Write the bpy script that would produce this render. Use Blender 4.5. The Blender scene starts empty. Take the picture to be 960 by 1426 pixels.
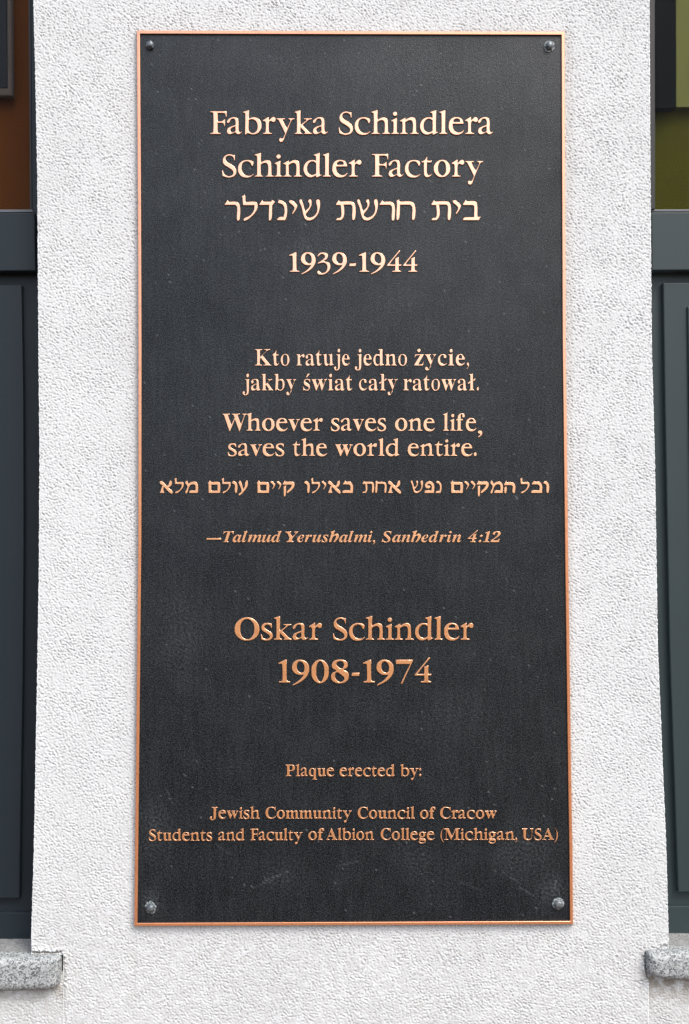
import bpy, bmesh, math, random
import numpy as np
from mathutils import Vector

random.seed(7)
S = bpy.context.scene
COL = S.collection

# ------------------------------------------------------------------ light and colour settings
SUN_EL_DEG, SUN_AZ_DEG, SUN_STR, SUN_ANG = 52.0, 38.0, 0.6, 16.0
SKY_STR, SKY_SAT = 0.15, 0.75
HOR0, HOR1 = -0.14, 0.16
GROUND_COL = (.80, .52, .43, 1)
EXPOSURE = 1.13
FRAME_COL, FRAME_COL_REFL = (.011, .018, .023), (.024, .037, .041)  # second colour: same frame paint with stronger reflections put into the base
PLATE_ROUGH, PLATE_SPEC, PLATE_BUMP = 0.28, 0.30, 0.42
BRONZE_COL, BRONZE_ROUGH, BRONZE_METAL, BRONZE_COAT = (.90, .408, .155), 0.32, 0.55, 0.9
RELIEF = .00070
RIM_COL = (.74, .30, .13)
BROWN, SLATE, PALE_EDGE = (.15, .044, .008), (.04, .042, .05), (.15, .12, .11)  # painted reflections behind the left pane
OLIVE, OLIVE_D, REFL_DARK = (.23, .225, .075), (.088, .080, .005), (.004, .006, .008)  # painted reflections behind the right pane
LET_OFF = 1.0
SLIM, SLIM_D = .040, .020

# ------------------------------------------------------------------ camera
CAM_Y, CAM_Z, FPX = -1.40, 1.55, 1400.0        # metres from the wall, eye height, focal length in photo pixels
PITCH, ROLL = math.radians(1.83), math.radians(0.33)
CX, CY = 480.0, 713.0
fw = np.array([0.0, math.cos(PITCH), math.sin(PITCH)])
up0 = np.array([0.0, -math.sin(PITCH), math.cos(PITCH)])
rt0 = np.array([1.0, 0.0, 0.0])
rt = rt0 * math.cos(ROLL) - up0 * math.sin(ROLL)
up = up0 * math.cos(ROLL) + rt0 * math.sin(ROLL)
from mathutils import Matrix
cam_data = bpy.data.cameras.new('camera')
cam = bpy.data.objects.new('camera', cam_data)
COL.objects.link(cam)
cam.matrix_world = Matrix(((rt[0], up[0], -fw[0], 0.0), (rt[1], up[1], -fw[1], CAM_Y),
                           (rt[2], up[2], -fw[2], CAM_Z), (0, 0, 0, 1)))
cam_data.sensor_fit = 'VERTICAL'
cam_data.sensor_height = 36.0
cam_data.lens = 36.0 * FPX / 1426.0
cam_data.clip_start, cam_data.clip_end = 0.05, 500.0
S.camera = cam

# ------------------------------------------------------------------ world and sun (bright overcast, light from upper right)
SUN_EL, SUN_AZ = math.radians(SUN_EL_DEG), math.radians(SUN_AZ_DEG)   # azimuth: to the right of straight out of the wall
world = bpy.data.worlds.new('World'); S.world = world
world.use_nodes = True
wn = world.node_tree; wn.nodes.clear()
w_out = wn.nodes.new('ShaderNodeOutputWorld'); w_bg = wn.nodes.new('ShaderNodeBackground')
sky = wn.nodes.new('ShaderNodeTexSky'); sky.sky_type = 'NISHITA'; sky.sun_disc = False
sky.sun_elevation = SUN_EL
sun_dir = Vector((math.sin(SUN_AZ) * math.cos(SUN_EL), -math.cos(SUN_AZ) * math.cos(SUN_EL), math.sin(SUN_EL)))
sky.sun_rotation = math.atan2(sun_dir.x, sun_dir.y)
sky.air_density, sky.dust_density, sky.ozone_density = 1.0, 4.0, 1.0
hs = wn.nodes.new('ShaderNodeHueSaturation'); hs.inputs['Saturation'].default_value = SKY_SAT
wn.links.new(sky.outputs[0], hs.inputs['Color'])
# below the horizon the surroundings are a pale paved street, not black space
tc = wn.nodes.new('ShaderNodeTexCoord'); sx = wn.nodes.new('ShaderNodeSeparateXYZ')
wn.links.new(tc.outputs['Generated'], sx.inputs[0])
mr = wn.nodes.new('ShaderNodeMapRange'); mr.inputs['From Min'].default_value = HOR0; mr.inputs['From Max'].default_value = HOR1
wn.links.new(sx.outputs['Z'], mr.inputs['Value'])
mx = wn.nodes.new('ShaderNodeMix'); mx.data_type = 'RGBA'
mx.inputs['A'].default_value = GROUND_COL
wn.links.new(mr.outputs[0], mx.inputs['Factor']); wn.links.new(hs.outputs[0], mx.inputs['B'])
wn.links.new(mx.outputs['Result'], w_bg.inputs['Color'])
w_bg.inputs['Strength'].default_value = SKY_STR
wn.links.new(w_bg.outputs[0], w_out.inputs['Surface'])

sun_data = bpy.data.lights.new('sun', 'SUN')
sun_data.energy = SUN_STR; sun_data.angle = math.radians(SUN_ANG); sun_data.color = (1.0, 0.97, 0.93)
sun = bpy.data.objects.new('sun', sun_data); COL.objects.link(sun)
sun.rotation_euler = sun_dir.to_track_quat('Z', 'Y').to_euler()
sun.location = (2, -4, 6)

S.cycles.caustics_reflective = False; S.cycles.caustics_refractive = False
S.view_settings.view_transform = 'Standard'; S.view_settings.look = 'None'
S.view_settings.exposure = EXPOSURE; S.view_settings.gamma = 1.0
S.view_settings.use_curve_mapping = False

# ------------------------------------------------------------------ helpers
def P(px, py, y=0.0):
    """Point of the plane at depth y (0 = wall face, minus = towards the street) seen at photo pixel px, py."""
    px = np.asarray(px, float); py = np.asarray(py, float); y = np.asarray(y, float)
    a = (px - CX) / FPX; b = (CY - py) / FPX
    d = a[..., None] * rt + b[..., None] * up + fw
    t = (y - CAM_Y) / d[..., 1]
    return np.array([0, CAM_Y, CAM_Z]) + t[..., None] * d

def tag(o, label=None, cat=None, group=None, kind=None):
    if label: o['label'] = label
    if cat: o['category'] = cat
    if group: o['group'] = group
    if kind: o['kind'] = kind
    return o

def empty(name, loc):
    o = bpy.data.objects.new(name, None); o.location = loc; o.empty_display_size = 0.05
    COL.objects.link(o); return o

def link(name, me, mat, parent=None, smooth=False):
    if mat: me.materials.append(mat)
    if smooth: me.polygons.foreach_set('use_smooth', [True] * len(me.polygons))
    o = bpy.data.objects.new(name, me); COL.objects.link(o)
    if parent is not None:
        o.parent = parent
        o.matrix_parent_inverse = Matrix.Translation(-Vector(parent.location)) if parent.parent is None else Matrix()
        if parent.parent is not None or parent.type == 'MESH':
            o.matrix_parent_inverse = Matrix()
    return o

def grid_mesh(name, V):
    """V: rows x cols x 3 array of points -> quad mesh facing the street."""
    r, c = V.shape[:2]
    me = bpy.data.meshes.new(name)
    idx = np.arange(r * c).reshape(r, c)
    q = np.stack([idx[:-1, :-1], idx[1:, :-1], idx[1:, 1:], idx[:-1, 1:]], -1).reshape(-1, 4)
    me.vertices.add(r * c); me.vertices.foreach_set('co', V.reshape(-1).astype(np.float32))
    me.loops.add(q.size); me.loops.foreach_set('vertex_index', q.reshape(-1).astype(np.int32))
    me.polygons.add(len(q)); me.polygons.foreach_set('loop_start', np.arange(0, q.size, 4, dtype=np.int32))
    me.polygons.foreach_set('loop_total', np.full(len(q), 4, dtype=np.int32))
    me.update(calc_edges=True); me.validate()
    return me

def put_attr(me, name, arr):
    a = me.attributes.new(name, 'FLOAT', 'POINT'); a.data.foreach_set('value', arr.reshape(-1).astype(np.float32))

def prism(name, poly, y0, y1, mat, parent=None, bevel=0.0, seg=2, ybase=None):
    """A solid with the outline poly (photo pixels on the plane y0), from depth y0 back to y1."""
    pts = P([p[0] for p in poly], [p[1] for p in poly], y0)
    bm = bmesh.new()
    f0 = [bm.verts.new(p) for p in pts]
    f1 = [bm.verts.new((p[0], y1, p[2])) for p in pts]
    n = len(poly)
    front = bm.faces.new(f0)
    bm.faces.new(f1[::-1])
    for i in range(n):
        bm.faces.new((f0[(i + 1) % n], f0[i], f1[i], f1[(i + 1) % n]))
    bmesh.ops.recalc_face_normals(bm, faces=bm.faces[:])
    if bevel > 0:
        bmesh.ops.bevel(bm, geom=list(front.edges), offset=bevel, segments=seg, profile=0.5, affect='EDGES')
    me = bpy.data.meshes.new(name); bm.to_mesh(me); bm.free()
    return link(name, me, mat, parent)

RNG = np.random.default_rng(11)
def field(r, c, lo, hi, aniso=1.0, ang=0.0, step=1.5, seed=None):
    """Band-limited noise: wavelengths between lo and hi px, stretched by aniso along the angle ang."""
    rng = np.random.default_rng(seed) if seed is not None else RNG
    n = rng.standard_normal((r, c))
    fy = np.fft.fftfreq(r, step)[:, None]; fx = np.fft.rfftfreq(c, step)[None, :]
    ca, sa = math.cos(ang), math.sin(ang)
    u = (fx * ca + fy * sa) * aniso; v = -fx * sa + fy * ca
    k = np.sqrt(u * u + v * v) + 1e-9
    lam = 1.0 / k
    w = np.exp(-0.5 * (np.log(lam / math.sqrt(lo * hi)) / (0.5 * math.log(hi / lo))) ** 2)
    out = np.fft.irfft2(np.fft.rfft2(n) * w, s=(r, c))
    return out / out.std()

def seg_dist(X, Y, pts):
    d = np.full(X.shape, 1e9)
    for (x0, y0), (x1, y1) in zip(pts[:-1], pts[1:]):
        L2 = (x1 - x0) ** 2 + (y1 - y0) ** 2 + 1e-9
        t = np.clip(((X - x0) * (x1 - x0) + (Y - y0) * (y1 - y0)) / L2, 0, 1)
        d = np.minimum(d, np.hypot(X - x0 - t * (x1 - x0), Y - y0 - t * (y1 - y0)))
    return d

# ------------------------------------------------------------------ materials
class M:
    """tiny node-tree helper"""
    def __init__(self, name):
        self.m = bpy.data.materials.new(name); self.m.use_nodes = True
        self.t = self.m.node_tree; self.b = self.t.nodes['Principled BSDF']; self.o = self.t.nodes['Material Output']
    def n(self, kind, **kw):
        nd = self.t.nodes.new('ShaderNode' + kind)
        for k, v in kw.items(): setattr(nd, k, v)
        return nd
    def l(self, a, b): self.t.links.new(a, b)
    def noise(self, scale, detail=3, rough=.5, vec=None):
        nd = self.n('TexNoise'); nd.inputs['Scale'].default_value = scale
        nd.inputs['Detail'].default_value = detail; nd.inputs['Roughness'].default_value = rough
        if vec is None:
            vec = self.n('TexCoord').outputs['Object']
        self.l(vec, nd.inputs['Vector']); return nd.outputs['Fac']
    def ramp(self, fac, stops):
        nd = self.n('ValToRGB'); cr = nd.color_ramp
        while len(cr.elements) < len(stops): cr.elements.new(0.5)
        for e, (p, c) in zip(cr.elements, stops): e.position = p; e.color = (*c, 1)
        self.l(fac, nd.inputs[0]); return nd.outputs[0]
    def attr(self, name):
        nd = self.n('Attribute'); nd.attribute_name = name; return nd.outputs['Fac']
    def mix(self, fac, a, b, mode='MIX'):
        nd = self.n('Mix', data_type='RGBA', blend_type=mode)
        for s, v in (('Factor', fac), ('A', a), ('B', b)):
            if isinstance(v, (int, float)): nd.inputs[s].default_value = v
            elif isinstance(v, tuple): nd.inputs[s].default_value = (*v, 1)
            else: self.l(v, nd.inputs[s])
        return nd.outputs['Result']
    def math(self, op, a, b=0.0):
        nd = self.n('Math', operation=op)
        for i, v in enumerate((a, b)):
            if isinstance(v, (int, float)): nd.inputs[i].default_value = v
            else: self.l(v, nd.inputs[i])
        return nd.outputs[0]
    def bump(self, h, strength=.3, dist=.001):
        nd = self.n('Bump'); nd.inputs['Strength'].default_value = strength; nd.inputs['Distance'].default_value = dist
        self.l(h, nd.inputs['Height']); self.l(nd.outputs[0], self.b.inputs['Normal'])
    def set(self, **kw):
        for k, v in kw.items():
            s = self.b.inputs[k.replace('_', ' ')]
            if isinstance(v, (int, float)): s.default_value = v
            elif isinstance(v, tuple): s.default_value = (*v, 1) if len(v) == 3 else v
            else: self.l(v, s)
        return self

# white roughcast
m = M('white_roughcast')
c = m.ramp(m.noise(9, 4, .6), [(.3, (.566, .596, .602)), (.7, (.624, .656, .662))])
c = m.mix(m.math('MULTIPLY', m.noise(420, 2), .25), c, (.52, .52, .52))
c = m.mix(m.attr('dirt_shade'), c, (.19, .155, .11))
m.set(Base_Color=c, Roughness=.92, Specular_IOR_Level=.25)
m.bump(m.noise(700, 3, .6), .35, .0005)
MAT_WALL = m.m

# granite
m = M('grey_granite')
tcg = m.n('TexCoord').outputs['Object']
vor = m.n('TexVoronoi'); vor.inputs['Scale'].default_value = 560; m.l(tcg, vor.inputs['Vector'])
rs = m.n('SeparateColor'); m.l(vor.outputs['Color'], rs.inputs[0])
c = m.ramp(rs.outputs[0], [(0, (.035, .04, .045)), (.17, (.07, .08, .085)), (.28, (.20, .22, .22)), (.6, (.31, .33, .33)), (1, (.50, .52, .52))])
c = m.mix(m.math('MULTIPLY', m.noise(60, 4), .35), c, (.28, .30, .30))
c = m.mix(m.attr('dirt_shade'), c, (.20, .20, .19))
m.set(Base_Color=c, Roughness=.75, Specular_IOR_Level=.35)
m.bump(m.noise(500, 3, .6), .6, .0008)
MAT_GRANITE = m.m

# window metal, grey-blue powder coat
def metal_paint(name, base, rough=.42):
    m = M(name)
    c = m.mix(m.math('MULTIPLY', m.noise(7, 4, .6), .5), base, tuple(x * 1.35 for x in base))
    dust = m.math('GREATER_THAN', m.noise(600, 1), .80)
    c = m.mix(m.math('MULTIPLY', dust, .35), c, (.35, .36, .36))
    m.set(Base_Color=c, Roughness=m.math('ADD', m.math('MULTIPLY', m.noise(18, 3), .15), rough), Specular_IOR_Level=.28)
    m.bump(m.noise(900, 2), .12, .0004)
    return m.m
MAT_FRAME = metal_paint('anthracite_window_paint', FRAME_COL)
MAT_FRAME_REFL = metal_paint('window_paint_reflection_lit', FRAME_COL_REFL)  # same paint, lightened to paint in the reflections on the right window
m = M('black_gasket_shade'); m.set(Base_Color=(.008, .008, .009), Roughness=.6); MAT_GASKET_SHADE = m.m
m = M('pale_bead'); m.set(Base_Color=(.10, .11, .12), Roughness=.5); MAT_BEAD = m.m

# glass: thin clear pane with a real reflection
m = M('window_glass')
tr = m.n('BsdfTransparent'); tr.inputs[0].default_value = (.86, .88, .87, 1)
gl = m.n('BsdfGlossy'); gl.inputs['Roughness'].default_value = .02
fr = m.n('Fresnel'); fr.inputs[0].default_value = 1.11
ms = m.n('MixShader'); m.l(fr.outputs[0], ms.inputs[0]); m.l(tr.outputs[0], ms.inputs[1]); m.l(gl.outputs[0], ms.inputs[2])
df = m.n('BsdfDiffuse'); df.inputs[0].default_value = (.5, .5, .48, 1)
spk = m.math('MULTIPLY', m.math('GREATER_THAN', m.noise(650, 1), .80), .35)
ms2 = m.n('MixShader'); m.l(spk, ms2.inputs[0]); m.l(ms.outputs[0], ms2.inputs[1]); m.l(df.outputs[0], ms2.inputs[2])
m.l(ms2.outputs[0], m.o.inputs['Surface']); m.t.nodes.remove(m.b)
MAT_GLASS = m.m

def reflection_colour(name, base):  # matte colour for the boards that stand in for reflections
    m = M(name)
    m.set(Base_Color=m.mix(m.noise(14, 4, .6), tuple(x * .85 for x in base), tuple(x * 1.15 for x in base)), Roughness=.85, Specular_IOR_Level=.05)
    return m.m

# bronze plate: dark leather-grain ground
m = M('dark_patinated_bronze')
g1 = m.noise(560, 3, .65); g2 = m.noise(1250, 2)
gr = m.math('ADD', m.math('MULTIPLY', g1, .65), m.math('MULTIPLY', g2, .35))
c = m.ramp(gr, [(.43, (.0006, .0009, .0014)), (.50, (.004, .0055, .0072)), (.59, (.030, .037, .043))])
c = m.mix(m.math('MULTIPLY', m.noise(5, 5, .65), .15), c, (.014, .021, .026))
c = m.mix(m.attr('wear'), c, (.16, .18, .19))
m.set(Base_Color=c, Roughness=PLATE_ROUGH, Specular_IOR_Level=m.math('MULTIPLY', m.math('ADD', m.noise(4.5, 4, .6), .5), PLATE_SPEC))
m.bump(gr, PLATE_BUMP, .0016)
MAT_PLATE = m.m

# bare bronze / copper of the raised letters and the rim
def bronze(name, base, rough, coat):
    m = M(name)
    v = m.noise(38, 4, .6)
    c = m.mix(v, tuple(x * .92 for x in base), tuple(min(1, x * 1.06) for x in base))
    c = m.mix(m.math('MULTIPLY', m.noise(240, 3, .6), .25), c, tuple(x * .6 for x in base))
    c = m.mix(m.math('MULTIPLY', m.math('GREATER_THAN', m.noise(75, 5, .7), .60), .28), c, tuple(x * .45 for x in base))
    m.set(Coat_Weight=coat, Coat_IOR=2.8, Coat_Roughness=.17)
    m.set(Base_Color=c, Metallic=BRONZE_METAL, Roughness=m.math('ADD', m.math('MULTIPLY', m.noise(90, 3), .12), rough - .06))
    m.bump(m.noise(700, 2), .15, .0004)
    return m.m
MAT_LETTER = bronze('bare_bronze', BRONZE_COL, BRONZE_ROUGH, BRONZE_COAT)
MAT_RIM = bronze('tarnished_copper_rim', RIM_COL, .36, .45)

m = M('dull_zinc')
m.set(Base_Color=m.ramp(m.noise(300, 3), [(.35, (.07, .085, .095)), (.7, (.20, .225, .24))]), Metallic=.55, Roughness=.5)
MAT_BOLT = m.m
m = M('pale_zinc')
m.set(Base_Color=m.ramp(m.noise(300, 3), [(.35, (.09, .10, .105)), (.7, (.24, .26, .27))]), Metallic=.4, Roughness=.5)
MAT_BOLT_PALE = m.m
m = M('dried_sealant')
m.set(Base_Color=m.ramp(m.noise(420, 3), [(.4, (.07, .085, .09)), (.62, (.30, .34, .35))]), Roughness=.8)
MAT_SEAL = m.m

# ------------------------------------------------------------------ the rendered wall: pier between two windows
def ip(y, ys, xs): return np.interp(y, ys, xs)
SILL_Y = 1329.0
def pierL(y): return np.where(y < SILL_Y, ip(y, [0, 120, 240, 480, 640, 800, 950, 1186, 1300], [47, 50, 52.3, 54, 55.5, 54.5, 52, 47.5, 44]), 88.5)
def pierR(y): return np.where(y < SILL_Y, ip(y, [0, 240, 480, 640, 800, 900, 1186, 1300], [904.5, 905.8, 907.5, 912, 914.5, 916, 928, 931]), 903.5)

def roughcast(X, Y, seed):
    r, c = X.shape
    a = math.radians(28)
    f1 = field(r, c, 3.0, 5.2, 1.3, a, STEP, seed); f2 = field(r, c, 5.2, 10, 1.25, a, STEP, seed + 1)
    f3 = field(r, c, 40, 140, 1, 0, STEP, seed + 2); f4 = field(r, c, 2.4, 4, 1.0, 0, STEP, seed + 3)
    g = 0.8 * f1 + 0.45 * f2 + .6 * f4
    pit = np.clip(-g - 0.62 + .2 * f3, 0, 1.5)           # narrow pits between flat crumbs
    f5 = np.clip(.97 + .10 * field(r, c, 50, 200, 1, 0, STEP, seed + 4), .5, 1.5)   # uneven trowelling
    return (.24 * g - .85 * pit) * f5 + .08 * f3

wall = empty('wall', P(480, 713).tolist())
tag(wall, 'white roughcast wall pier carrying the dark plaque between the two windows', 'wall')
STEP = 1.05
ys = np.arange(-260, 1580, STEP); NC = int(900 / STEP)
sC = np.linspace(0, 1, NC)
jl = field(len(ys), 2, 4, 60, step=STEP, seed=31)[:, 0] * .26
jr = field(len(ys), 2, 4, 60, step=STEP, seed=32)[:, 0] * .26
jl = jl * (ys < SILL_Y); jr = jr * (ys < SILL_Y)
L = pierL(ys) + jl; R = pierR(ys) + jr
X0 = np.repeat((40 + 896 * sC)[None, :], len(ys), 0)
X = np.clip(X0, L[:, None], R[:, None])
Y = np.repeat(ys[:, None], NC, 1)
H = roughcast(X, Y, 100) * RELIEF
clipd = X != X0; H[clipd] = 0
PIT = np.clip((-H / RELIEF - .45) * .45, 0, .30)            # base colour darkened in the pits
def smoothbox(d, w): return np.clip(1 - d / w, 0, 1)
CRACKS = [([(84, 1326), (74, 1327.5), (58, 1327), (46, 1326.5)], 1.6, .004), ([(86, 1330), (87, 1345), (86.5, 1362), (84, 1371)], 1.5, .003),
          ([(89, 1334), (90.5, 1346), (90, 1358), (88, 1368)], .9, .0015), ([(90, 1370), (89.5, 1392), (91, 1426)], .8, .0008),
          ([(901, 1327), (915, 1325), (931, 1324)], 1.5, .004), ([(907, 1319), (916, 1321), (923, 1318), (931, 1316.5)], .9, .002),
          ([(899, 1328), (899.5, 1345), (901.5, 1360), (905, 1367)], 1.7, .004), ([(902, 1363), (895, 1366), (888, 1368), (882, 1367)], .9, .0012),
          ([(918, 1322), (925, 1325)], .8, .002)]
D = np.zeros_like(X)
for pts, w, dep in CRACKS:
    d = seg_dist(X, Y, pts) + .5 * field(X.shape[0], X.shape[1], 4, 9, seed=int(pts[0][0] * 7 + pts[0][1]))
    k = np.clip(1.3 - d / w, 0, 1)
    H -= k * dep
    D = np.maximum(D, k * (.85 if dep > .0025 else .45))
# grime: runs below the plaque's lower corners and round the sill ends
n1 = field(*X.shape, 20, 60, seed=51) * .5 + .5; n2 = field(*X.shape, 4, 12, seed=52) * .5 + .5
for cx, w, a in ((189, 2.2, .32), (801, 3.0, .22), (812, 2.5, .10)):
    D = np.maximum(D, a * np.exp(-((X - cx - 1.5 * (n1 - .5)) / w) ** 2) * (Y > 1289) * np.clip(n1 + .35, 0, 1) * np.clip(1.15 - (Y - 1289) / 330, 0, 1))
for pts, w, a in (([(60, 1322), (88, 1326), (90, 1375)], 16, .22), ([(931, 1318), (897, 1324), (897, 1372)], 18, .26), ([(925, 1322), (905, 1326)], 6, .35)):
    D = np.maximum(D, a * np.exp(-(seg_dist(X, Y, pts) / w) ** 2) * np.clip(n1 * .7 + n2 * .5, 0, 1.3))
box = np.maximum(np.maximum(188.5 - X + (X > 400) * 0, X - 797), np.maximum(42 - Y, Y - 1289))   # contact shadow and a grime line painted round the plaque
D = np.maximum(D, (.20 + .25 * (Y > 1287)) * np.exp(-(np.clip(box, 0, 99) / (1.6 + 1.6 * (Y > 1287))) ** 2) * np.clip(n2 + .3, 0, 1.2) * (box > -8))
D = np.maximum(D, PIT)
D = np.maximum(D, .05 * np.clip(field(*X.shape, 8, 26, 14.0, math.pi / 2, STEP, 58) - .3, 0, 2) * np.clip(n1 + .2, 0, 1))
D = np.maximum(D, .02 * np.clip(field(*X.shape, 80, 300, seed=57), 0, 2))
D = np.maximum(D, .15 * np.clip((Y - 1050) / 280, 0, 1) * np.clip(n1 + .2, 0, 1))  # warmer and darker towards the foot of the pier
D = np.maximum(D, .5 * np.exp(-(((X - 54) / 3) ** 2 + ((Y - 312) / 6) ** 2)) * n2)      # chipped corner by the left rail
rough_edge = np.zeros_like(X)
for pts in ([(44, 1320), (60, 1325), (86, 1326)], [(900, 1322), (915, 1321), (931, 1315)], [(897, 1330), (899, 1368)], [(90, 1330), (90, 1370)]):
    rough_edge = np.maximum(rough_edge, np.exp(-(seg_dist(X, Y, pts) / 5.0) ** 2))
H += rough_edge * (.0009 * field(*X.shape, 6, 26, seed=81) + .0006)
H[clipd] = 0
# square the corners off and run back to the window
V = P(X, Y, 0.0); V[..., 1] -= H
edge = lambda col, dx, dy: np.stack([V[:, col, 0] + dx, np.full(len(ys), dy), V[:, col, 2]], -1)[:, None, :]
V = np.concatenate([edge(0, -.0010, .115), edge(0, -.0012, .006), edge(0, -.0008, .0015), V, edge(-1, .0008, .0015), edge(-1, .0012, .006), edge(-1, .0010, .115)], 1)
Dp = np.pad(D, ((0, 0), (3, 3)), 'edge')
me = grid_mesh('pier', V); put_attr(me, 'dirt_shade', Dp)
link('pier', me, MAT_WALL, wall, smooth=True)
def spandrel(x0, x1, seed):
    xs = np.arange(x0, x1, STEP); yy = np.arange(1352, 1580, STEP)
    X, Y = np.meshgrid(xs, yy)
    V = P(X, Y, .0008); V[..., 1] -= roughcast(X, Y, seed) * RELIEF
    n = field(*X.shape, 20, 70, seed=seed + 9) * .5 + .5
    me = grid_mesh('wall_below_sill', V)
    put_attr(me, 'dirt_shade', np.clip(.50 * np.exp(-(Y - 1372) / 26.0), 0, .6) * np.clip(n + .4, 0, 1.2) + .10)  # sill shadow and grime painted in together, fading downward
    link('wall_below_sill', me, MAT_WALL, wall, smooth=True)
spandrel(-260, 89, 200); spandrel(903, 1230, 300)

# ------------------------------------------------------------------ windows
def plate_with(name, poly, y0, y1, mat, par, bevel=0.0): return prism(name, poly, y0, y1, mat, par, bevel)
def sill(x_end, x_far, yt, ybot, rx, rz, par, seed):
    """granite slab in front view, rounded at its free end"""
    yf, yb = -.016, .075
    zt = float(P(480, yt, 0)[2])
    xe = float(P(x_end, 1350, 0)[0]); xf = float(P(x_far, 1350, yf)[0])
    s = 1 if xe > xf else -1
    zb = float(P(480, ybot, yf)[2])
    Hh = zt - zb
    def ring(ins, r_top, r_bot):
        q = max(.25, 1 - ins / .016); rx_, rz_ = rx * q, rz * q
        pts = [(xf, zt - ins), ]
        cx = xe - s * (r_top + ins)
        for k in range(7):
            a = math.pi / 2 * k / 6
            pts.append((xe - s * ins - s * r_top * (1 - math.sin(a)), zt - ins - r_top * (1 - math.cos(a))))
        for k in range(9):
            a = math.pi / 2 * k / 8
            pts.append((xe - s * ins - s * rx_ * (1 - math.cos(a)), zb + ins + rz_ * (1 - math.sin(a))))
        pts.append((xf, zb + ins - .004))
        return pts
    # dense surface: rings from front face centre to the back, so that the stone can be roughened
    rings = []
    for ins, y in ((.014, yf), (.011, yf), (.0075, yf + .0006), (.004, yf + .002), (.0015, yf + .005), (.0003, yf + .009), (0, yf + .016), (0, .0), (0, .03), (0, yb)):
        rings.append([(p[0], y, p[1]) for p in ring(ins, .003, 0)])
    bm = bmesh.new()
    vr = [[bm.verts.new(p) for p in r] for r in rings]
    n = len(vr[0])
    for a, b in zip(vr[:-1], vr[1:]):
        for i in range(n):
            bm.faces.new((a[i], a[(i + 1) % n], b[(i + 1) % n], b[i]))
    bm.faces.new(vr[0]); bm.faces.new(vr[-1])
    bmesh.ops.recalc_face_normals(bm, faces=bm.faces[:])
    long_e = [e for e in bm.edges if e.calc_length() > .012]
    for _ in range(4):
        long_e = [e for e in bm.edges if e.calc_length() > .007]
        if not long_e: break
        bmesh.ops.subdivide_edges(bm, edges=long_e, cuts=1, use_grid_fill=True)
    bmesh.ops.triangulate(bm, faces=[f for f in bm.faces if len(f.verts) > 4])
    rng = random.Random(seed)
    from mathutils import noise
    for v in bm.verts:
        h = noise.noise(v.co * 90 + Vector((seed, 0, 0))) * .0009 + noise.noise(v.co * 260) * .0005
        v.co += Vector((0, -1, .4)) * h if v.co.y < 0 else Vector((0, 0, h))
    me = bpy.data.meshes.new('sill'); bm.to_mesh(me); bm.free()
    co = np.empty(len(me.vertices) * 3); me.vertices.foreach_get('co', co); co = co.reshape(-1, 3)
    dirt_shade = np.clip(.55 * (co[:, 1] > .008) + .45 * np.clip(1 - (co[:, 2] - zb) / .012, 0, 1), 0, .6)  # greyer behind the wall face and along the lower edge
    put_attr(me, 'dirt_shade', dirt_shade)
    return link('sill', me, MAT_GRANITE, par, smooth=True)

def window(label, parts, sill_args, loc_px):
    w = empty('window', P(*loc_px, .06).tolist())
    tag(w, label, 'window', 'windows beside the pier')
    for name, poly, y0, y1, mat, bev in parts:
        prism(name, poly, y0, y1, mat, w, bev)
    s = sill(*sill_args, w, sill_args[0])
    return w
XL, XR = -250, 1230
window('left window with brown reflections above dark blue-grey metal panels and granite sill', [
    ('frame', [(40.5, -420), (80, -420), (80, 1316), (XL, 1324), (XL, 294), (45, 293)], .060, .100, MAT_FRAME, .0012),
    ('gasket_shade', [(36.5, -420), (40.4, -420), (44.9, 292.6), (41.8, 292.6)], .066, .082, MAT_GASKET_SHADE, .0006),
    ('glazing_bead', [(XL, 292.4), (44.8, 291.6), (46.5, 295.6), (XL, 296.6)], .056, .0595, MAT_BEAD, .0006),
    ('rail', [(XL, 297.3), (48.2, 296), (49.4, 377), (XL, 379)], .040, .0598, MAT_FRAME, .0015),
    ('panel', [(XL, 398), (30, 397), (32.6, 560), (33, 760), (31.5, 950), (27.8, 1186), (27, 1251), (XL, 1254)], .050, .0598, MAT_FRAME, .0015),
    ('bottom_rail', [(XL, 1272), (80, 1270.5), (80, 1316), (XL, 1324)], .0565, .0598, MAT_FRAME, .0010),
    ('pane', [(XL, -420), (40, -420), (46, 294.5), (XL, 294.5)], .074, .080, MAT_GLASS, 0),
], (85.5, XL, 1327, 1380, .020, .012), (0, 640))
window('right window with olive reflections above metal panels lightened for reflected light and granite sill', [
    ('frame', [(911, -420), (880, -420), (892, 640), (905, 1304), (XR, 1296), (XR, 292), (912.5, 293)], .060, .100, MAT_FRAME_REFL, .0012),
    ('gasket_shade', [(903, -420), (911.6, -420), (912.6, 291), (903, 291)], .052, .0595, MAT_GASKET_SHADE, .0006),  # black strip painting in the shadow on the stile
    ('glazing_bead', [(907, 291.5), (XR, 290.4), (XR, 294), (907.5, 294.8)], .056, .0595, MAT_BEAD, .0006),
    ('rail', [(907.2, 295.4), (XR, 294), (XR, 374), (908, 376.5)], .040, .0598, MAT_FRAME_REFL, .0015),
    ('panel', [(924, 394), (927.2, 600), (933, 900), (943, 1186), (945, 1242.5), (XR, 1240), (XR, 393)], .050, .0598, MAT_FRAME_REFL, .0015),
    ('inner_panel', [(958, 427), (961, 600), (967, 900), (976, 1186), (977, 1206), (XR, 1204), (XR, 426)], .046, .0498, MAT_FRAME_REFL, .0015),
    ('bottom_rail', [(890, 1262.5), (XR, 1260), (XR, 1297), (890, 1305)], .0565, .0598, MAT_FRAME_REFL, .0010),
    ('pane', [(XR, -420), (907, -420), (910, 294), (XR, 294)], .074, .080, MAT_GLASS, 0),
], (899.6, XR, 1324.5, 1371, .040, .014), (960, 640))

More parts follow.
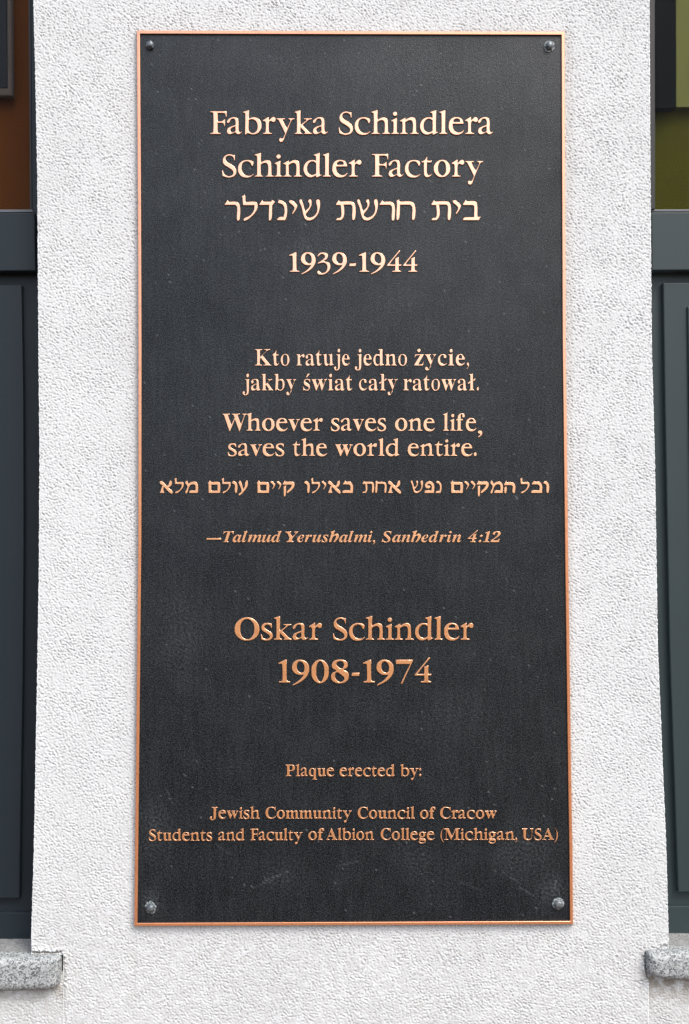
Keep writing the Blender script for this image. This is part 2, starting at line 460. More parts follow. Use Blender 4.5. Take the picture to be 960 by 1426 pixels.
# added boards behind the panes, coloured as reflections of the building opposite
o = prism('reflection_board', [(XL, -430), (170, -430), (170, 310), (XL, 310)], .150, .156, reflection_colour('brown_reflection', BROWN)); tag(o, 'brown board added behind the left window glass as a reflection', 'board')
t = empty('reflection_panel', P(-20, 60, .14).tolist()); tag(t, 'dark grey panel with a pale edge added behind the left window glass as a reflection', 'panel')
prism('reflection_face', [(XL, -430), (7.5, -430), (10, 122), (XL, 124)], .134, .139, reflection_colour('slate_reflection', SLATE), t)
prism('reflection_edge', [(7.8, -430), (13, -430), (17, 133), (XL, 134), (XL, 124.5), (10.3, 122.5)], .130, .141, reflection_colour('pale_reflection', PALE_EDGE), t, .002)
o = prism('reflection_board', [(790, -430), (XR, -430), (XR, 310), (790, 310)], .150, .156, reflection_colour('dark_olive_reflection', OLIVE_D)); tag(o, 'dark olive board added low behind the right window glass as a reflection', 'board')
o = prism('reflection_sheet', [(941, -430), (XR, -430), (XR, 147), (942, 149)], .135, .140, reflection_colour('olive_reflection', OLIVE)); tag(o, 'pale olive sheet added behind the right window glass as a reflection', 'reflection_sheet')
o = prism('reflection_strip', [(900, -430), (940.5, -430), (941.5, 150), (900, 151)], .125, .141, reflection_colour('dark_reflection', REFL_DARK)); tag(o, 'dark band beside the olive sheet, added behind the right window glass as a reflection', 'strip')

# ------------------------------------------------------------------ the plaque
RO_Y0, RO_Y1 = -.0010, -.0080            # rim back and front
PL_Y = -.0055                             # face of the plate
def oL(y): return ip(y, [42, 300, 480, 750, 900, 1186, 1290], [190.4, 192, 192.6, 192.4, 191, 188, 186.9])
def oR(y): return ip(y, [44, 240, 480, 800, 1110, 1186, 1287], [786.8, 787.5, 788.4, 792.2, 796.4, 797.8, 798.6])
def oT(x): return ip(x, [190, 787], [42.4, 44.0])
def oB(x): return ip(x, [187, 799], [1290.0, 1287.2])
plaque = empty('plaque', P(492, 1289, 0).tolist())
tag(plaque, 'tall dark bronze memorial plaque with raised gold and copper lettering on the white wall', 'plaque')

yy = np.linspace(0, 1, 620); xx = np.linspace(0, 1, 300)
U_, V_ = np.meshgrid(xx, yy)
Yp = 45.0 + V_ * (1286.5 - 45); lft = oL(Yp) + 3; rgt = oR(Yp) - 3
Xp = lft + (rgt - lft) * U_
Yp = (oT(Xp) + 3) + V_ * (oB(Xp) - 3 - oT(Xp) - 3)
wear = np.zeros_like(Xp)
cl = field(*Xp.shape, 60, 260, seed=71, step=2) * .5 + .5; fn = field(*Xp.shape, 4.2, 9, seed=72, step=2) * .5 + .5
vert = field(*Xp.shape, 8, 30, 9.0, math.pi / 2, 2, 73) * .5 + .5
wear = .03 * np.clip(cl, 0, 1.4) * np.clip(fn, 0, 1.5) + .018 * np.clip(vert, 0, 1.6)
for (cx, cy, rx, ry, a) in ((728, 1190, 40, 30, .12), (585, 1200, 34, 26, .09), (390, 1222, 26, 14, .08), (215, 1150, 22, 30, .14), (340, 570, 40, 50, .06), (250, 880, 40, 60, .08), (620, 1010, 60, 40, .05), (560, 90, 160, 25, .06), (640, 130, 60, 30, .05), (770, 1240, 18, 20, .2), (211, 1255, 14, 18, .22), (430, 350, 40, 18, .08)):
    wear += a * np.exp(-((Xp - cx) / rx) ** 2 - ((Yp - cy) / ry) ** 2) * np.clip(fn * 1.2 - .1, 0, 1.5)
SCR = [([(366, 1228), (403, 1213)], .55, .5), ([(352, 1237), (378, 1226)], .7, .3), ([(724, 1236), (748, 1250)], .6, .4), ([(700, 1214), (722, 1229)], .8, .3), ([(775, 1226), (772, 1240)], .8, .45), ([(706, 1168), (742, 1176)], .7, .3),
       ([(430, 345), (434, 352)], .8, .35), ([(596, 250), (602, 253)], .9, .4), ([(719, 692), (721, 694)], 1.1, .7), ([(232, 1098), (240, 1118)], .7, .25), ([(470, 1206), (500, 1199)], .7, .25), ([(640, 1228), (672, 1240)], .7, .2), ([(300, 1175), (322, 1190)], .7, .2), ([(455, 720), (454, 790)], .7, .14), ([(690, 690), (692, 790)], .8, .12), ([(580, 700), (579, 760)], .7, .10)]
for pts, w, a in SCR:
    wear += .7 * a * np.clip(1.6 - seg_dist(Xp, Yp, pts) / w, 0, 1) * np.clip(fn + .4, 0, 1)
for _ in range(240):
    wear += random.uniform(.15, .5) * np.exp(-(((Xp - random.uniform(200, 785)) ** 2 + (Yp - random.uniform(55, 1280)) ** 2) / random.uniform(.5, 1.6))) if False else 0
for _ in range(260):                        # specks of dust and lime
    cx, cy = random.uniform(198, 782), random.uniform(52, 1282)
    j = int(round((cx - 193) / 600 * 299)); i = int(round((cy - 47) / 1240 * 619))
    if 0 <= i < 620 and 0 <= j < 300: wear[i, j] += random.uniform(.15, .6)
Vp = P(Xp, Yp, PL_Y)
me = grid_mesh('plate', Vp); put_attr(me, 'wear', np.clip(wear, 0, 1))
link('plate', me, MAT_PLATE, plaque, smooth=True)

def rim():
    N = 60
    def loop(off, dep):
        pts = []
        for k in range(N):
            t = k / N; x = 190.4 + off + t * (786.8 - 190.4 - 2 * off); pts.append((x, oT(x) + off))
        for k in range(N):
            t = k / N; y = 44 + off + t * (1287.2 - 44 - 2 * off); pts.append((oR(y) - off, y))
        for k in range(N):
            t = k / N; x = 798.6 - off - t * (798.6 - 186.9 - 2 * off); pts.append((x, oB(x) - off))
        for k in range(N):
            t = k / N; y = 1290 - off - t * (1290 - 42.4 - 2 * off); pts.append((oL(y) + off, y))
        return P([p[0] for p in pts], [p[1] for p in pts], dep)
    prof = [(.3, .0005), (.2, RO_Y1 + .0010), (.45, RO_Y1 + .0003), (.9, RO_Y1), (3.9, RO_Y1), (4.4, RO_Y1 + .0003), (4.75, RO_Y1 + .0011), (4.8, PL_Y + .0008)]
    bm = bmesh.new()
    ls = [[bm.verts.new(p) for p in loop(o, d)] for o, d in prof]
    n = len(ls[0])
    for a, b in zip(ls[:-1], ls[1:]):
        for i in range(n): bm.faces.new((a[i], a[(i + 1) % n], b[(i + 1) % n], b[i]))
    bmesh.ops.recalc_face_normals(bm, faces=bm.faces[:])
    if sum(f.normal.y for f in bm.faces) > 0: bmesh.ops.reverse_faces(bm, faces=bm.faces[:])
    me = bpy.data.meshes.new('rim'); bm.to_mesh(me); bm.free()
    return link('rim', me, MAT_RIM, plaque)
rim()

# serif outlines: bezier points as handle, point, handle (cap height 455)
SERIF = {
'BF': '96,0,15,0,15,6;15,12,15,17,39,19;54,25,62,34,71,43;75,59,75,84,75,181;75,278,75,375,75,399;70,415,61,423,53,431;37,436,14,439,14,444;14,450,14,455,141,455;267,455,394,455,394,410;394,365,394,320,388,320;383,320,377,320,373,347;366,369,355,385,345,402;330,413,310,420,290,428;263,431,230,431,217,431;207,431,200,429,193,428;188,426,186,421,183,417;182,409,182,398,182,348;182,298,182,247,185,247;187,247,190,247,220,247;242,255,256,270,270,286;280,311,284,347,290,347;296,347,302,347,302,270;302,194,302,118,296,118;291,118,285,118,280,158;271,185,257,200,242,216;220,224,189,224,186,224;184,224,182,224,182,176;182,128,182,81,182,64;184,52,188,43,192,33;199,27,210,24,220,20;236,18,257,17,257,12;257,6,257,0,176,0',
'BS': '49,-11,43,-11,43,45;43,102,43,158,49,158;56,158,62,158,73,109;90,73,111,50,133,26;162,15,197,15,222,15;242,22,257,36,271,50;279,68,279,89,279,119;261,142,225,160,204,170;183,180,163,191,124,210;95,231,77,253,59,274;50,301,50,332,50,359;56,383,67,403,79,423;95,438,115,449,136,460;159,466,185,466,198,466;213,465,229,461,246,458;263,454,282,448,286,447;289,446,291,446,294,445;297,445,300,445,311,445;318,452,320,466,327,466;333,466,339,466,339,417;339,368,339,319,334,319;328,319,322,319,316,344;306,366,293,385,281,404;265,418,248,429,231,439;213,445,194,445,171,445;153,439,140,426,126,414;120,399,120,380,120,363;125,348,137,336,149,325;166,314,189,303,210,293;232,283,253,273,281,260;302,247,317,233,333,219;344,204,350,188,356,172;359,154,359,133,359,104;352,79,339,58,325,36;306,20,281,8,256,-4;226,-10,192,-10,181,-10;170,-9,158,-8,147,-6;136,-3,126,1,114,5;105,8,98,9,91,11;87,12,85,12,77,12;72,10,69,7,66,4;63,-2,61,-11,55,-11',
'BK': '92,0,16,0,16,6;16,12,16,17,39,18;55,23,63,32,71,40;75,56,75,81,75,180;75,279,75,379,75,400;71,415,63,424,55,433;39,438,17,439,17,444;17,450,17,455,92,455;167,455,242,455,242,450;242,444,242,439,226,437;213,435,205,432,196,429;191,423,187,415,184,407;183,395,183,379,183,330;183,282,183,234,229,280;275,327,321,373,339,392;349,407,349,418,349,432;329,439,291,439,291,444;291,450,291,455,356,455;421,455,486,455,486,450;486,444,486,439,483,439;480,439,477,439,438,439;394,413,345,361,320,335;295,310,271,285,335,205;399,126,463,46,471,36;479,29,487,25,495,20;505,18,519,17,519,12;519,6,519,0,440,0;360,0,281,0,281,6;281,12,281,17,291,17;299,18,306,18,313,19;318,19,322,21,330,24;334,28,334,34,334,41;328,51,316,66,277,115;238,164,199,214,194,208;188,203,183,198,183,159;183,120,183,81,183,56;187,40,195,32,203,23;219,18,242,17,242,12;242,6,242,0,167,0',
'BW': '177,-11,171,-11,124,124;78,258,32,393,27,409;21,420,15,427,9,434;-1,438,-15,439,-15,444;-15,450,-15,455,50,455;115,455,181,455,181,450;181,444,181,439,166,438;156,436,150,432,143,428;140,421,140,410,140,401;143,388,148,373,173,300;198,226,223,153,249,220;275,286,301,353,296,368;291,383,286,399,281,415;275,425,267,429,260,434;247,437,229,439,229,444;229,450,229,455,299,455;369,455,439,455,439,450;439,444,439,439,408,439;393,430,393,412,393,406;395,398,399,386,424,313;449,239,474,166,496,234;518,302,541,369,546,385;549,398,549,406,549,418;545,426,538,430,531,435;519,438,503,439,503,444;503,450,503,455,543,455;584,455,624,455,624,450;624,444,624,439,611,436;601,430,594,421,588,412;581,398,575,379,532,249;489,119,446,-11,440,-11;434,-11,428,-11,390,96;353,202,316,309,274,202;232,96,190,-11,184,-11',
'BO': '295,-11,261,-11,227,-11;197,-5,169,7,140,19;116,36,94,58,73,79;57,105,45,134,33,163;28,194,28,228,28,261;33,292,45,321,57,350;73,376,95,397,116,419;141,436,170,448,199,460;231,466,265,466,298,466;329,460,357,448,385,436;410,420,431,399,452,377;469,352,481,323,492,294;498,262,498,228,498,194;492,163,481,134,469,105;452,79,430,58,409,36;384,19,355,7,326,-5/228,12,265,12,341,12;379,84,379,228,379,298;369,352,348,389,326,425;297,443,260,443,183,443;145,371,145,228,145,157;156,104,177,67,199,30',
'BP': '91,0,15,0,15,6;15,12,15,17,39,18;54,23,62,32,71,40;75,56,75,81,75,180;75,279,75,379,75,400;70,415,62,424,54,432;39,437,16,439,16,444;16,450,16,455,82,455;148,455,214,455,271,455;312,450,336,440,359,430;377,416,390,398,403,379;409,357,409,332,409,294;395,263,367,240,338,217;297,206,242,206,222,206;202,206,182,206,182,164;182,122,182,81,182,56;186,40,194,32,202,23;218,18,242,17,242,12;242,6,242,0,166,0/182,286,182,230,188,230;195,230,201,230,235,230;258,237,272,253,285,268;292,293,292,329,292,364;286,390,275,406,264,423;244,431,216,431,203,431;194,429,189,424,184,419;182,410,182,398,182,342',
'BJ': '206,-65,109,-65,87,-65;68,-61,51,-54,35,-46;21,-36,11,-22,2,-9;-3,6,-3,23,-3,39;1,52,11,61,20,70;31,75,44,75,59,75;70,70,79,62,88,53;93,42,93,28,93,18;90,8,85,-1,79,-11;77,-17,77,-19,77,-33;86,-40,105,-40,121,-40;133,-35,139,-25,145,-15;148,1,148,21,148,137;148,252,148,367,148,385;146,399,142,409,139,419;132,426,122,430,112,434;98,437,79,439,79,444;79,450,79,455,158,455;236,455,314,455,314,450;314,444,314,439,298,437;285,435,277,431,268,427;262,420,260,411,257,401;255,386,255,367,255,274;255,181,255,89,255,-14',
'BC': '338,-11,257,-11,212,-11;172,-1,137,20,103,40;75,68,56,104,36,140;26,182,26,228,26,274;36,315,56,351,76,387;104,414,139,435,174,455;214,465,259,465,290,465;326,457,367,440,374,437;381,435,388,435,404,435;415,445,419,465,425,465;431,465,437,465,437,413;437,361,437,308,431,308;425,308,420,308,405,350;383,383,356,407,329,431;299,443,265,443,184,443;144,371,144,226,144,91;188,24,278,24,305,24;332,31,358,45,384,59;408,79,428,106,435,100;441,94,447,89,401,22',
'BA': '37,0,-9,0,-9,6;-9,12,-9,18,4,18;15,22,24,30,32,38;41,53,49,75,101,205;154,336,206,466,212,466;218,466,224,465,278,339;331,213,384,87,394,62;403,45,411,34,419,24;429,18,443,18,443,12;443,6,443,0,372,0;300,0,229,0,229,6;229,12,229,18,265,18;283,27,283,46,283,52;280,64,273,81,266,98;259,115,253,132,203,132;153,132,103,132,95,112;87,91,79,71,77,67;76,63,76,59,75,54;75,51,75,48,75,28;91,18,124,18,125,18;126,18,128,18,128,12;128,6,128,0,82,0/135,213,113,161,156,161;199,161,242,161,220,213;198,266,177,319,156,266',
'BM': '66,0,14,0,14,6;14,12,14,17,36,18;52,23,61,32,71,40;75,56,75,79,75,180;75,281,75,382,75,397;74,408,71,416,67,423;61,429,53,432,44,436;31,438,15,439,15,444;15,450,15,455,71,455;128,455,185,455,229,351;273,247,317,142,361,247;405,351,449,455,505,455;561,455,617,455,617,450;617,444,617,439,596,437;581,432,573,423,564,415;560,400,560,378,560,281;560,183,560,85,560,66;562,52,565,43,568,33;574,27,582,23,590,20;601,18,617,17,617,12;617,6,617,0,543,0;469,0,396,0,396,6;396,12,396,17,412,19;424,21,433,25,441,28;447,35,450,44,453,53;455,66,455,83,455,188;455,294,455,399,399,266;344,133,288,0,282,0;276,0,270,0,215,130;160,259,105,389,105,286;105,183,105,80,105,54;110,38,120,30,129,21;146,17,169,17,169,12;169,6,169,0,118,0',
'BU': '307,-13,248,-13,186,-13;141,1,114,29,87,56;73,98,73,155,73,230;73,304,73,379,73,400;69,415,61,424,52,432;37,437,15,439,15,444;15,450,15,455,90,455;165,455,240,455,240,450;240,444,240,439,224,437;211,435,202,432,194,429;188,423,185,415,182,407;181,395,181,379,181,299;181,219,181,140,181,100;188,71,203,51,218,32;242,22,275,22,353,22;392,68,392,159,392,232;392,305,392,378,392,400;388,415,379,423,371,432;354,437,328,439,328,444;328,450,328,455,377,455;426,455,474,455,474,450;474,444,474,439,454,436;440,430,433,421,426,413;422,398,422,378,422,313;422,247,422,181,422,112;408,62,380,32,351,2',
'Ba': '282,-10,255,-10,221,-10;203,5,200,35,170,6;135,-9,95,-9,72,-9;54,-2,40,11,27,25;20,42,20,63,20,93;35,117,63,136,92,155;137,173,199,190,199,207;199,224,199,241,199,260;195,274,187,282,179,291;166,296,148,296,119,296;104,288,104,274,104,271;107,266,113,257,120,248;123,239,123,231,123,219;119,209,110,202,101,194;90,191,77,191,63,191;52,195,45,203,37,211;33,223,33,236,33,252;38,266,49,278,60,291;75,300,95,308,114,315;136,318,162,318,210,318;244,310,263,292,283,275;293,247,293,210,293,161;293,112,293,62,293,51;293,43,295,40,296,36;299,34,304,34,309,34;314,37,320,42,323,37;326,32,329,28,307,2/129,34,151,34,157,34;165,36,174,41,183,46;191,53,199,63,199,99;199,134,199,169,145,157;118,128,118,84,118,50',
'Bb': '46,-11,43,-11,43,122;43,255,43,388,43,409;41,423,37,428,32,434;23,438,8,439,8,445;8,450,8,455,51,455;95,455,138,455,138,396;138,338,138,279,160,305;188,318,221,318,245,318;266,312,284,299,302,286;316,268,326,245,337,222;342,196,342,166,342,132;335,102,323,75,310,49;292,28,270,13,247,-2;221,-10,192,-10,162,-10;133,3,105,28,88,15;70,2,53,-11,50,-11/153,14,183,14,206,14;223,26,232,49,241,73;245,110,245,160,245,201;240,231,231,251,222,270;206,280,184,280,174,280;164,277,155,270,146,263;141,253,138,242,138,184;138,126,138,69,138,32',
'Bc': '208,-10,156,-10,130,-10;107,-3,87,11,66,25;50,44,38,68,26,92;19,119,19,150,19,182;26,211,40,237,54,262;72,282,96,297,119,312;146,319,175,319,207,319;232,312,250,298,268,284;277,267,277,245,277,233;274,223,266,215,259,208;249,204,236,204,210,204;196,220,196,251,196,254;196,258,197,261,197,265;197,268,197,271,197,288;188,297,169,297,131,297;112,260,112,187,112,139;120,102,137,76,154,51;176,38,204,38,228,38;250,49,271,72,276,68;280,64,285,60,251,13',
'Bd': '176,-10,140,-10,116,-10;96,-3,78,10,59,24;45,43,35,66,25,90;19,117,19,147,19,182;25,212,36,237,47,263;62,283,81,297,101,311;122,318,146,318,177,318;203,306,223,280,223,320;223,361,223,401,223,415;219,425,212,430,205,436;193,439,176,439,176,445;176,450,176,455,224,455;271,455,319,455,319,329;319,202,319,75,319,59;321,47,325,41,329,34;338,30,353,28,353,22;353,16,353,11,317,11;274,4,223,-10,223,6;223,23,223,39,204,6/152,28,171,28,182,28;192,33,202,41,212,50;219,62,223,76,223,131;223,186,223,242,221,253;216,262,206,270,197,277;186,281,174,281,153,281;139,270,130,250,122,229;118,197,118,153,118,111;121,79,130,58,138,38',
'Be': '208,-10,154,-10,128,-10;105,-3,85,10,64,24;49,43,37,69,25,94;19,123,19,157,19,188;26,216,38,240,50,265;66,284,87,298,108,311;131,318,157,318,196,318;226,306,249,280,271,255;283,219,283,173,283,171;283,168,283,166,227,166;172,166,117,166,118,84;145,42,199,42,226,42;249,57,270,86,275,81;280,77,285,73,252,17/116,196,116,192,145,192;173,192,201,192,201,200;201,207,201,215,201,243;199,264,193,277,187,290;177,297,161,297,131,297;116,266,116,203,116,200',
'Bf': '76,0,15,0,15,5;15,11,15,16,26,17;35,19,40,22,45,25;48,29,50,35,51,40;52,53,52,73,52,141;52,209,52,277,40,277;28,277,16,277,16,288;16,299,16,310,28,310;40,310,52,310,52,325;52,339,52,353,52,389;63,416,85,436,106,455;136,465,174,465,202,465;224,458,240,446,255,433;263,418,263,400,263,385;259,374,252,367,244,359;235,355,224,355,212,355;203,359,195,365,188,372;185,380,185,391,185,400;187,410,193,420,194,422;195,424,196,426,197,429;197,431,197,433,197,440;192,443,180,443,166,443;157,439,153,430,150,421;148,408,148,390,148,364;148,337,148,310,166,310;185,310,203,310,203,299;203,288,203,277,185,277;166,277,148,277,148,206;148,136,148,65,148,45;151,32,158,26,165,19;178,16,199,16,199,11;199,5,199,0,138,0',
'Bg': '201,-140,146,-140,102,-140;70,-134,48,-122,25,-109;14,-93,14,-75,14,-53;32,-36,69,-26,39,-11;24,7,24,30,24,47;30,61,42,74,55,86;75,99,102,110,49,130;22,164,22,212,22,233;28,252,40,268,51,284;67,296,88,305,108,314;131,318,157,318,184,318;209,314,233,304,261,304;289,304,317,304,317,292;317,280,317,268,301,268;284,268,268,268,284,249;291,227,291,203,291,184;286,166,276,151,266,136;252,124,234,116,216,107;195,103,172,103,167,103;162,103,157,103,152,104;147,104,142,104,130,104;120,101,112,94,105,88;101,80,101,71,101,56;114,49,141,49,152,49;164,49,175,49,211,49;239,46,259,40,279,34;294,25,303,13,311,0;316,-16,316,-37,316,-69;301,-94,272,-113,243,-131/141,124,157,124,173,124;184,131,190,146,196,160;199,182,199,211,199,240;196,262,190,276,184,290;173,297,157,297,141,297;130,290,124,276,117,262;114,240,114,211,114,182;117,160,124,146,130,131/131,-116,161,-116,229,-116;263,-99,263,-66,263,-54;259,-46,249,-41,240,-37;225,-34,205,-34,169,-34;133,-34,97,-34,81,-45;73,-57,73,-73,73,-84;80,-95,95,-103,109,-112',
'Bh': '72,0,18,0,18,5;18,11,18,16,31,17;40,20,45,26,50,31;52,41,52,56,52,170;52,285,52,399,52,413;50,423,46,429,41,435;32,439,19,440,19,445;19,450,19,455,62,455;105,455,148,455,148,392;148,330,148,267,173,301;205,318,243,318,301,318;330,283,330,212,330,160;330,108,330,56,330,42;333,32,337,26,342,20;350,17,363,16,363,11;363,5,363,0,310,0;256,0,202,0,202,5;202,11,202,16,204,16;205,16,207,16,226,16;235,29,235,56,235,109;235,163,235,217,235,235;233,249,229,258,225,267;216,271,203,271,182,271;163,259,148,235,148,175;148,116,148,56,148,42;150,32,154,26,158,20;167,17,180,16,180,11;180,5,180,0,126,0',
'Bi': '115,362,101,362,86,362;74,367,65,376,55,386;50,398,50,412,50,427;55,439,65,449,74,458;86,463,101,463,115,463;127,458,137,449,146,439;151,427,151,412,151,398;146,386,136,376,126,367/72,0,18,0,18,5;18,11,18,16,32,17;41,20,45,26,50,31;52,41,52,56,52,121;52,186,52,252,52,268;50,279,47,285,43,290;34,293,20,293,20,299;21,305,21,310,63,310;106,310,148,310,148,225;148,141,148,56,148,42;150,32,154,26,158,20;167,17,180,16,180,11;180,5,180,0,126,0',
'Bj': '120,363,106,363,92,363;80,368,70,378,61,387;56,399,56,414,56,428;61,440,71,450,80,460;92,465,106,465,120,465;133,460,142,450,152,440;157,428,157,414,157,400;152,388,142,378,133,368/75,-140,36,-140,19,-140;3,-137,-11,-131,-25,-125;-36,-116,-44,-105,-52,-95;-56,-83,-56,-70,-56,-57;-52,-47,-45,-40,-37,-33;-27,-29,-15,-29,-3,-29;7,-32,15,-39,22,-46;26,-55,26,-66,26,-73;24,-80,19,-87,13,-95;11,-101,11,-103,11,-112;17,-117,31,-117,46,-117;55,-111,58,-100,62,-88;64,-73,64,-54,64,47;64,149,64,250,64,267;61,278,56,284,50,290;39,294,22,294,22,300;22,305,22,310,68,310;113,310,159,310,159,200;159,89,159,-21,159,-61;148,-91,127,-110,105,-130',
'Bk': '72,0,17,0,17,5;17,11,17,16,31,17;41,20,45,26,50,31;52,41,52,56,52,170;52,284,52,398,52,413;51,424,47,429,43,435;34,438,20,439,20,445;21,450,21,455,63,455;105,455,148,455,148,360;148,264,148,169,174,195;201,221,227,248,238,259;244,269,244,278,244,288;232,293,209,293,208,293;207,293,206,293,206,299;206,305,206,310,252,310;299,310,345,310,345,305;345,299,345,293,319,292;296,281,275,260,257,243;240,226,222,209,263,151;305,92,346,34,354,22;364,16,376,16,376,11;376,5,376,0,321,0;266,0,211,0,211,5;211,11,211,16,213,16;215,16,217,16,232,16;239,21,239,32,239,36;237,42,232,49,209,82;186,114,163,147,158,143;153,139,148,134,148,108;148,82,148,56,148,42;150,32,154,26,158,20;167,17,180,16,180,11;180,5,180,0,126,0',
'Bl': '72,0,18,0,18,5;18,11,18,16,32,17;41,20,45,26,50,31;52,41,52,56,52,170;52,284,52,398,52,412;51,423,47,429,43,435;34,439,20,439,20,445;20,450,20,455,63,455;106,455,148,455,148,322;148,189,148,56,148,42;150,32,154,26,158,20;167,17,180,16,180,11;180,5,180,0,126,0',
'Bm': '71,0,18,0,18,5;18,11,18,16,31,17;40,20,45,26,50,31;52,41,52,56,52,122;52,187,52,253,52,267;50,277,46,284,41,290;32,294,19,294,19,300;19,305,19,310,61,310;104,310,146,310,146,295;146,280,146,265,172,300;202,318,237,318,283,318;310,299,320,261,346,299;379,318,418,318,475,318;504,283,504,212,504,160;504,108,504,56,504,42;506,32,510,26,514,20;523,17,536,16,536,11;536,5,536,0,483,0;430,0,377,0,377,5;377,11,377,16,390,17;398,20,403,26,407,32;410,42,410,56,410,109;410,163,410,217,410,235;408,249,404,258,400,267;391,271,377,271,358,271;340,260,324,237,324,177;324,116,324,56,324,42;327,32,331,26,335,20;343,17,356,16,356,11;356,5,356,0,304,0;252,0,199,0,199,5;199,11,199,16,212,17;221,20,225,26,229,32;232,42,232,56,232,109;232,163,232,217,232,235;230,248,226,258,222,267;213,271,199,271,178,271;161,259,146,235,146,175;146,116,146,56,146,42;148,33,152,27,156,20;165,17,177,16,177,11;177,5,177,0,124,0',
'Bn': '72,0,18,0,18,5;18,11,18,16,31,17;40,20,45,26,50,31;52,41,52,56,52,122;52,187,52,253,52,267;50,277,46,284,41,290;32,294,19,294,19,300;19,305,19,310,62,310;105,310,148,310,148,296;148,282,148,267,172,301;204,318,243,318,301,318;330,283,330,212,330,160;330,108,330,56,330,42;333,32,337,26,342,20;350,17,363,16,363,11;363,5,363,0,310,0;256,0,202,0,202,5;202,11,202,16,204,16;205,16,207,16,226,16;235,29,235,56,235,109;235,163,235,217,235,235;233,249,229,258,225,267;216,271,203,271,182,271;163,259,148,235,148,175;148,116,148,56,148,42;150,32,154,26,158,20;167,17,180,16,180,11;180,5,180,0,126,0',
'Bo': '198,-10,169,-10,139,-10;113,-3,90,11,68,26;50,45,38,70,25,95;19,123,19,154,19,186;25,214,38,239,50,264;68,283,90,297,113,311;139,318,168,318,197,318;223,311,245,298,268,284;285,264,298,240,311,215;317,186,317,154,317,122;311,93,298,69,285,44;268,25,245,11,223,-3/150,11,169,11,187,11;201,21,209,39,213,48;216,62,217,81,219,101;220,125,220,154,220,213;216,252,208,271,199,289;186,299,169,299,149,299;136,289,128,271,121,251;117,213,117,154,117,125;118,101,120,82,121,62;124,48,128,39,136,21',
'Bp': '77,-139,17,-139,17,-134;17,-129,17,-124,28,-123;35,-121,40,-117,45,-113;49,-108,50,-101,52,-94;52,-82,52,-64,52,39;52,141,52,243,52,264;50,277,46,283,42,289;33,293,19,295,19,300;19,305,19,310,61,310;102,310,143,310,143,294;143,278,143,263,163,300;192,319,230,319,254,319;275,312,293,298,311,284;325,265,335,241,345,217;350,190,350,160,350,127;345,98,334,72,324,46;310,26,291,12,273,-3;251,-10,227,-10,194,-10;168,4,148,32,148,2;148,-28,148,-58,148,-76;149,-89,152,-99,154,-108;160,-114,167,-118,174,-121;184,-122,197,-123,197,-128;197,-134,197,-139,137,-139/174,28,195,28,216,28;231,39,239,59,248,81;253,112,253,154,253,195;249,226,241,248,234,268;220,278,199,278,178,278;161,264,148,235,148,180;148,124,148,69,158,42',
'Bq': '234,-139,175,-139,175,-134;175,-128,175,-123,194,-122;207,-119,214,-114,220,-109;224,-99,224,-83,224,-46;224,-9,224,29,202,3;174,-9,142,-9,118,-9;97,-3,79,10,60,23;46,41,36,64,25,87;20,114,20,144,20,178;27,208,40,234,53,261;70,282,93,297,116,312;141,319,170,319,200,319;229,306,257,281,274,294;292,307,309,320,313,320;316,320,320,320,320,186;320,51,320,-83,320,-98;322,-108,326,-113,331,-119;340,-122,354,-123,354,-128;354,-134,354,-139,294,-139/156,30,179,30,189,30;199,33,208,40,216,46;222,56,224,67,224,125;224,183,224,241,224,277;209,295,179,295,156,295;140,284,131,261,122,238;117,203,117,156,117,113;121,81,131,60,140,40',
'Br': '78,0,18,0,18,5;18,11,18,16,32,17;41,20,45,26,50,31;52,41,52,56,52,121;52,186,52,252,52,269;50,280,46,285,42,290;34,293,20,293,20,299;21,305,21,310,62,310;104,310,146,310,146,291;146,271,146,252,157,273;171,290,187,301,203,313;218,318,233,318,252,318;266,314,275,304,285,294;289,282,289,266,289,253;286,242,278,234,270,226;260,222,248,222,236,222;228,225,222,231,216,236;212,243,207,250,202,257;196,260,189,260,179,260;170,254,162,241,153,229;149,213,149,192,149,147;149,101,149,56,149,41;152,30,159,25,165,20;178,17,197,16,197,11;197,5,197,0,138,0',
'Bs': '183,-10,151,-10,133,-10;112,-5,87,6,83,8;78,9,73,9,62,9;55,3,51,-9,46,-9;41,-9,36,-9,36,29;36,67,36,105,41,105;47,105,53,105,59,77;71,55,87,39,103,23;121,15,140,15,157,15;170,19,179,27,188,34;192,45,192,58,192,77;180,93,156,105,139,113;123,121,107,130,84,141;66,154,54,169,43,184;37,201,37,220,37,248;46,272,65,291,83,310;109,319,141,319,148,319;156,318,166,316,175,314;186,311,199,308,201,307;203,307,206,306,209,305;211,305,213,305,221,305;226,310,230,319,235,319;239,319,244,319,244,287;244,254,244,222,239,222;233,222,228,222,221,246;211,264,196,277,182,290;167,296,149,296,135,296;124,293,116,286,109,279;105,270,105,259,105,248;108,240,115,232,122,225;133,218,146,212,161,204;176,197,191,189,214,178;231,166,241,151,252,137;257,118,257,95,257,62;247,37,228,18,209,-1',
'Bt': '169,-9,124,-9,97,-9;77,-3,66,10,54,24;48,44,48,71,48,140;48,210,48,279,39,279;30,279,20,279,20,286;20,293,20,300,47,325;70,348,88,369,106,390;120,408,129,424,134,424;139,424,144,424,144,386;144,348,144,310,165,310;186,310,208,310,208,300;208,289,208,279,186,279;165,279,144,279,144,213;144,148,144,82,144,68;146,58,149,51,153,44;159,40,168,40,184,40;196,52,206,75,212,72;217,69,222,66,202,16',
